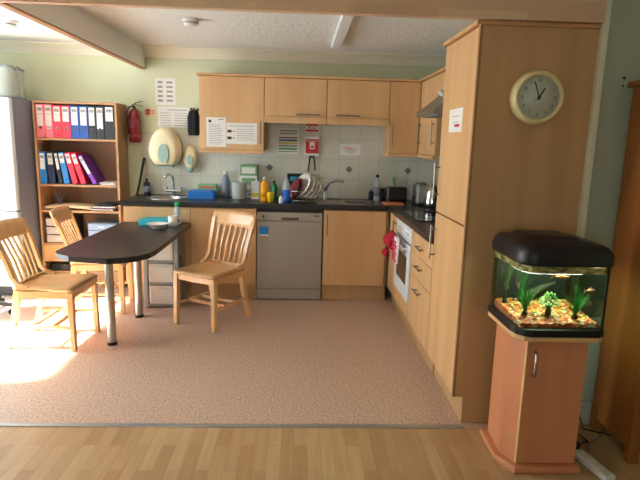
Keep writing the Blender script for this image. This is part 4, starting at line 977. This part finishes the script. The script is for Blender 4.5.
def loft(P, levels):
    t_ = bmesh.new(); rings = [[t_.verts.new((x, y, z)) for x, y in scaled(P, k, cx_, cy_)] for k, z, cx_, cy_ in levels]
    for a, b_ in zip(rings, rings[1:]):
        for i in range(len(a)): t_.faces.new((a[i], a[(i+1) % len(a)], b_[(i+1) % len(a)], b_[i]))
    t_.faces.new(rings[0][::-1]); t_.faces.new(rings[-1]); bmesh.ops.recalc_face_normals(t_, faces=t_.faces); return t_
lv = [(.98, .988, 1.13, 2.31), (1.025, .990, 1.13, 2.31), (1.035, 1.000, 1.13, 2.31), (1.033, 1.030, 1.13, 2.31), (1.005, 1.052, 1.13, 2.32), (.94, 1.068, 1.12, 2.33), (.86, 1.076, 1.12, 2.34), (.60, 1.084, 1.10, 2.37), (.52, 1.094, 1.10, 2.37), (.44, 1.098, 1.10, 2.37)]
part('lid', G()._add(loft(ftk, lv), 0, None, True), 'black', t)
g = G()
# gravel bed with a lumpy top
tb = bmesh.new(); nx, ny = 34, 30
vt = [[tb.verts.new((.962+.346*i/nx, 2.158+.305*j/ny, .728+.022*j/ny+random.uniform(0, .007))) for j in range(ny+1)] for i in range(nx+1)]
vb = [[tb.verts.new((.962+.346*i/nx, 2.158+.305*j/ny, .7132)) for j in (0, ny)] for i in range(nx+1)]
for i in range(nx):
    for j in range(ny): tb.faces.new((vt[i][j], vt[i+1][j], vt[i+1][j+1], vt[i][j+1]))
    tb.faces.new((vb[i][0], vb[i+1][0], vt[i+1][0], vt[i][0])); tb.faces.new((vt[i][ny], vt[i+1][ny], vb[i+1][1], vb[i][1])); tb.faces.new((vb[i][0], vb[i][1], vb[i+1][1], vb[i+1][0]))
tb.faces.new([vt[0][j] for j in range(ny+1)]+[vb[0][1], vb[0][0]]); tb.faces.new([vt[nx][j] for j in range(ny, -1, -1)]+[vb[nx][0], vb[nx][1]])
bmesh.ops.recalc_face_normals(tb, faces=tb.faces); g._add(tb)
part('gravel', g, 'gravel', t, stuff=True)
part('water', G().prism(scaled(ftk, .955), .7375+.03, .955), 'water', t, stuff=True)
part('painted_reflection', G().prism(scaled(ftk, .9635), .957, .985, holes=[scaled(ftk, .955)]), 'reflection_band', t, label='mottled gold painted reflection of the gravel under the lid')  # gravel mirrored in the water surface, put in as a coloured band
lt = bpy.data.lights.new('aquarium_lamp', 'AREA'); lt.shape = 'RECTANGLE'; lt.size = .28; lt.size_y = .16; lt.energy = 4.5; lt.color = (1, .95, .9)
lo = bpy.data.objects.new('aquarium_lamp', lt); lo.location = (1.13, 2.31, .984); COL.objects.link(lo)
def blades(name, x, y, z, n, h, spread, w, m, label, wob=.3):
    g = G(); tb = bmesh.new()
    for k in range(n):
        a = random.uniform(0, 2*PI); hh = h*random.uniform(.65, 1); sp = spread*random.uniform(.3, 1); px = -math.sin(a)*w/2; py = math.cos(a)*w/2
        prev = None
        for s_ in (0, .35, .7, 1):
            cx_ = x+math.cos(a)*sp*s_**1.6; cy_ = y+math.sin(a)*sp*.5*s_**1.6; cz = z+hh*s_; f = (1-s_*.85)
            q = (tb.verts.new((cx_-px*f, cy_-py*f, cz)), tb.verts.new((cx_+px*f, cy_+py*f, cz)))
            if prev: tb.faces.new((prev[0], prev[1], q[1], q[0]))
            prev = q
    g._add(tb)
    p = thing(name, label, 'plant', (x, y, z)); part('blades', g, m, p); part('root_clump', G().lathe([(0, z-.004), (.014, z-.002), (.012, z+.012), (0, z+.016)], (x, y, 0), 12), 'tank_wood', p)
blades('aquarium_plant', 1.012, 2.235, .746, 60, .125, .075, .007, 'leaf_green', 'grassy bright green plant at the left in the aquarium')
blades('aquarium_plant', 1.222, 2.20, .744, 56, .115, .070, .007, 'leaf_green', 'grassy green plant at the right in the aquarium')
blades('aquarium_plant', 1.28, 2.30, .750, 26, .13, .035, .009, 'leaf_dark', 'dark leafy plant in the aquarium beside the right glass')
blades('aquarium_plant', .985, 2.40, .754, 34, .19, .04, .012, 'leaf_olive', 'tall olive plant in the back left corner of the aquarium')
blades('aquarium_plant', 1.07, 2.42, .756, 26, .17, .05, .010, 'leaf_dark', 'dark weed standing at the back of the aquarium, left of its middle')
p = thing('aquarium_plant', 'round bushy cream and green plant in the middle of the aquarium', 'plant', (1.12, 2.24, .746))
g = G()
for k in range(150):
    a, b_ = random.uniform(0, 2*PI), random.uniform(-.7, 1.4); rr_ = .040*random.uniform(.75, 1)
    c_ = Vector((1.12+rr_*math.cos(a)*math.cos(b_), 2.24+rr_*math.sin(a)*math.cos(b_)*.8, .806+rr_*math.sin(b_)))
    g.prism(ellipse(0, 0, .007, .005, 6), 0, .0012, mi=k % 3 == 0, M=Matrix.Translation(c_) @ Matrix.Rotation(a, 4, 'Z') @ Matrix.Rotation(b_+.5, 4, 'Y'))
part('leaves', g, ['leaf_white', 'leaf_green'], p)
part('stems', G().lathe([(0, .742), (.014, .744), (.011, .775), (.022, .80), (0, .82)], (1.12, 2.24, 0), 12), 'leaf_olive', p)
def fish(x, y, z, L, rz, m, label):
    f = thing('goldfish', label, 'fish', (x, y, z), rz)
    part('body', G().lathe([(0, -L*.5), (L*.10, -L*.4), (L*.19, -L*.15), (L*.18, L*.05), (L*.09, L*.3), (L*.035, L*.42), (0, L*.43)], (0, 0, 0), 14, sx=.55, M=Matrix.Rotation(PI/2, 4, 'Y')), m, f, True)
    MM = Matrix(((1, 0, 0, 0), (0, 0, 1, 0), (0, 1, 0, 0), (0, 0, 0, 1)))
    part('tail_fin', G().prism([(L*.38, 0), (L*.72, L*.2), (L*.62, 0), (L*.72, -L*.2)], -.0008, .0008, M=MM), m, f, True)
    part('dorsal_fin', G().prism([(-L*.2, L*.17), (L*.0, L*.30), (L*.2, L*.12)], -.0008, .0008, M=MM), m, f, True)
    for s_ in (-1, 1): part('eye', G().lathe([(0, -.002), (.002, 0), (0, .002)], (-L*.38, s_*L*.07, L*.03), 8), 'black', f, True)
fish(1.155, 2.22, .925, .065, R(170), 'fish_orange', 'orange goldfish swimming near the surface in the middle of the aquarium')
fish(1.290, 2.22, .865, .055, R(200), 'fish_pink', 'pale pink fish near the right glass of the aquarium')
solo('driftwood', G().tube([(1.09, 2.44, .757), (1.13, 2.44, .785), (1.18, 2.44, .815), (1.24, 2.44, .84)], [.012, .022, .016, .006], 8), 'tank_wood', 'dark piece of driftwood along the back of the aquarium', 'driftwood', (1.15, 2.43, .752))

# ------------------------------------------------------------ pine cupboard at the right edge
t = thing('pine_cupboard', 'orange pine cupboard on short legs at the right edge', 'cupboard', (1.95, 2.43, 0))
c0, c1, d0, d1 = 1.60, 2.45, 2.26, 2.60
part('side_panel', G().box(c0, c0+.02, d0+.037, d1-.041, .07, 1.77).box(c0, c0+.02, d1-.041, d1, .15, 1.77), 'pine', t)
part('side_panel', G().box(c1-.02, c1, d0+.02, d1, .15, 1.77), 'pine', t)
part('corner_post', G().box(c0-.006, c0+.05, d0-.006, d0+.036, .0, 1.77, bev=.006), 'pine', t)
part('corner_post', G().box(c1-.05, c1+.006, d0-.006, d0+.036, .0, 1.77, bev=.006), 'pine', t)
part('back_leg', G().box(c0-.004, c0+.045, d1-.04, d1, .0, .149), 'pine', t); part('back_leg', G().box(c1-.045, c1+.004, d1-.04, d1, .0, .149), 'pine', t)
part('body', G().box(c0+.021, c1-.021, d0+.02, d1, .16, 1.765), 'pine', t)
part('top', G().box(c0-.035, c1+.035, d0-.035, d1, 1.771, 1.80, bev=.008), 'pine', t)
for a, b_ in ((c0+.052, (c0+c1)/2-.002), ((c0+c1)/2+.002, c1-.052)):
    d = part('door', G().box(a, b_, d0-.002, d0+.0185, .22, 1.76, bev=.004), 'pine', t)
    part('knob', G().lathe([(0, 0), (.008, 0), (.008, .012), (.016, .02), (.012, .03), (0, .032)], ((a+b_)/2+(.15 if a < 1.9 else -.15), d0-.002, 1.0), 14, ax='Y'), 'pine', d)
part('apron', G().box(c0+.052, c1-.052, d0+.002, d0+.0185, .13, .215), 'pine', t)
solo('note', G().box(c0-.0018, c0-.0003, 2.36, 2.41, 1.34, 1.44), 'paper', 'white paper note stuck on the side of the pine cupboard', 'note', (c0-.001, 2.385, 1.34))
struct('trim_12', G().cyl((1.571, 2.6365, 1.821), (1.571, 2.6395, 1.821), .007, n=10).cyl((1.571, 2.6365, 1.783), (1.571, 2.6395, 1.783), .005, n=10), 'ink_dark')

# power strip and cables
t = thing('power_strip', 'white extension lead block on the floor beside the aquarium stand', 'extension lead', (1.400, 2.240, 0), R(12.5))
part('block', G().box(-.028, .028, -.13, .13, .0005, .032, bev=.006), 'white_plastic', t, True)
g = G()
for k in range(4): g.box(-.019, .019, -.115+k*.060, -.075+k*.060, .0322, .0335)
part('sockets', g, 'trim_white', t, True)
t = thing('plug', 'black plug and coiled cable at the far end of the extension lead', 'plug', (1.375, 2.36, .034))
part('body', G().box(1.352, 1.392, 2.315, 2.36, .0345, .07, bev=.008), 'black', t)
g = G()
part('cable', G().tube([(1.372, 2.36, .055), (1.372, 2.42, .07), (1.42, 2.50, .035), (1.49, 2.50, .008), (1.50, 2.44, .006), (1.45, 2.42, .006), (1.42, 2.47, .007), (1.45, 2.55, .02), (1.47, 2.590, .12), (1.475, 2.600, .17), (1.51, 2.598, .172), (1.53, 2.59, .06), (1.54, 2.56, .007), (1.66, 2.50, .006)], .004, 6), 'black', t)
solo('cable', G().tube([(1.46, 2.36, .006), (1.50, 2.42, .0055), (1.56, 2.47, .0055), (1.60, 2.50, .0055)], .005, 6), 'grey_frame', 'pale grey cable running along the floor to under the cupboard', 'cable', (1.5, 2.42, .001))
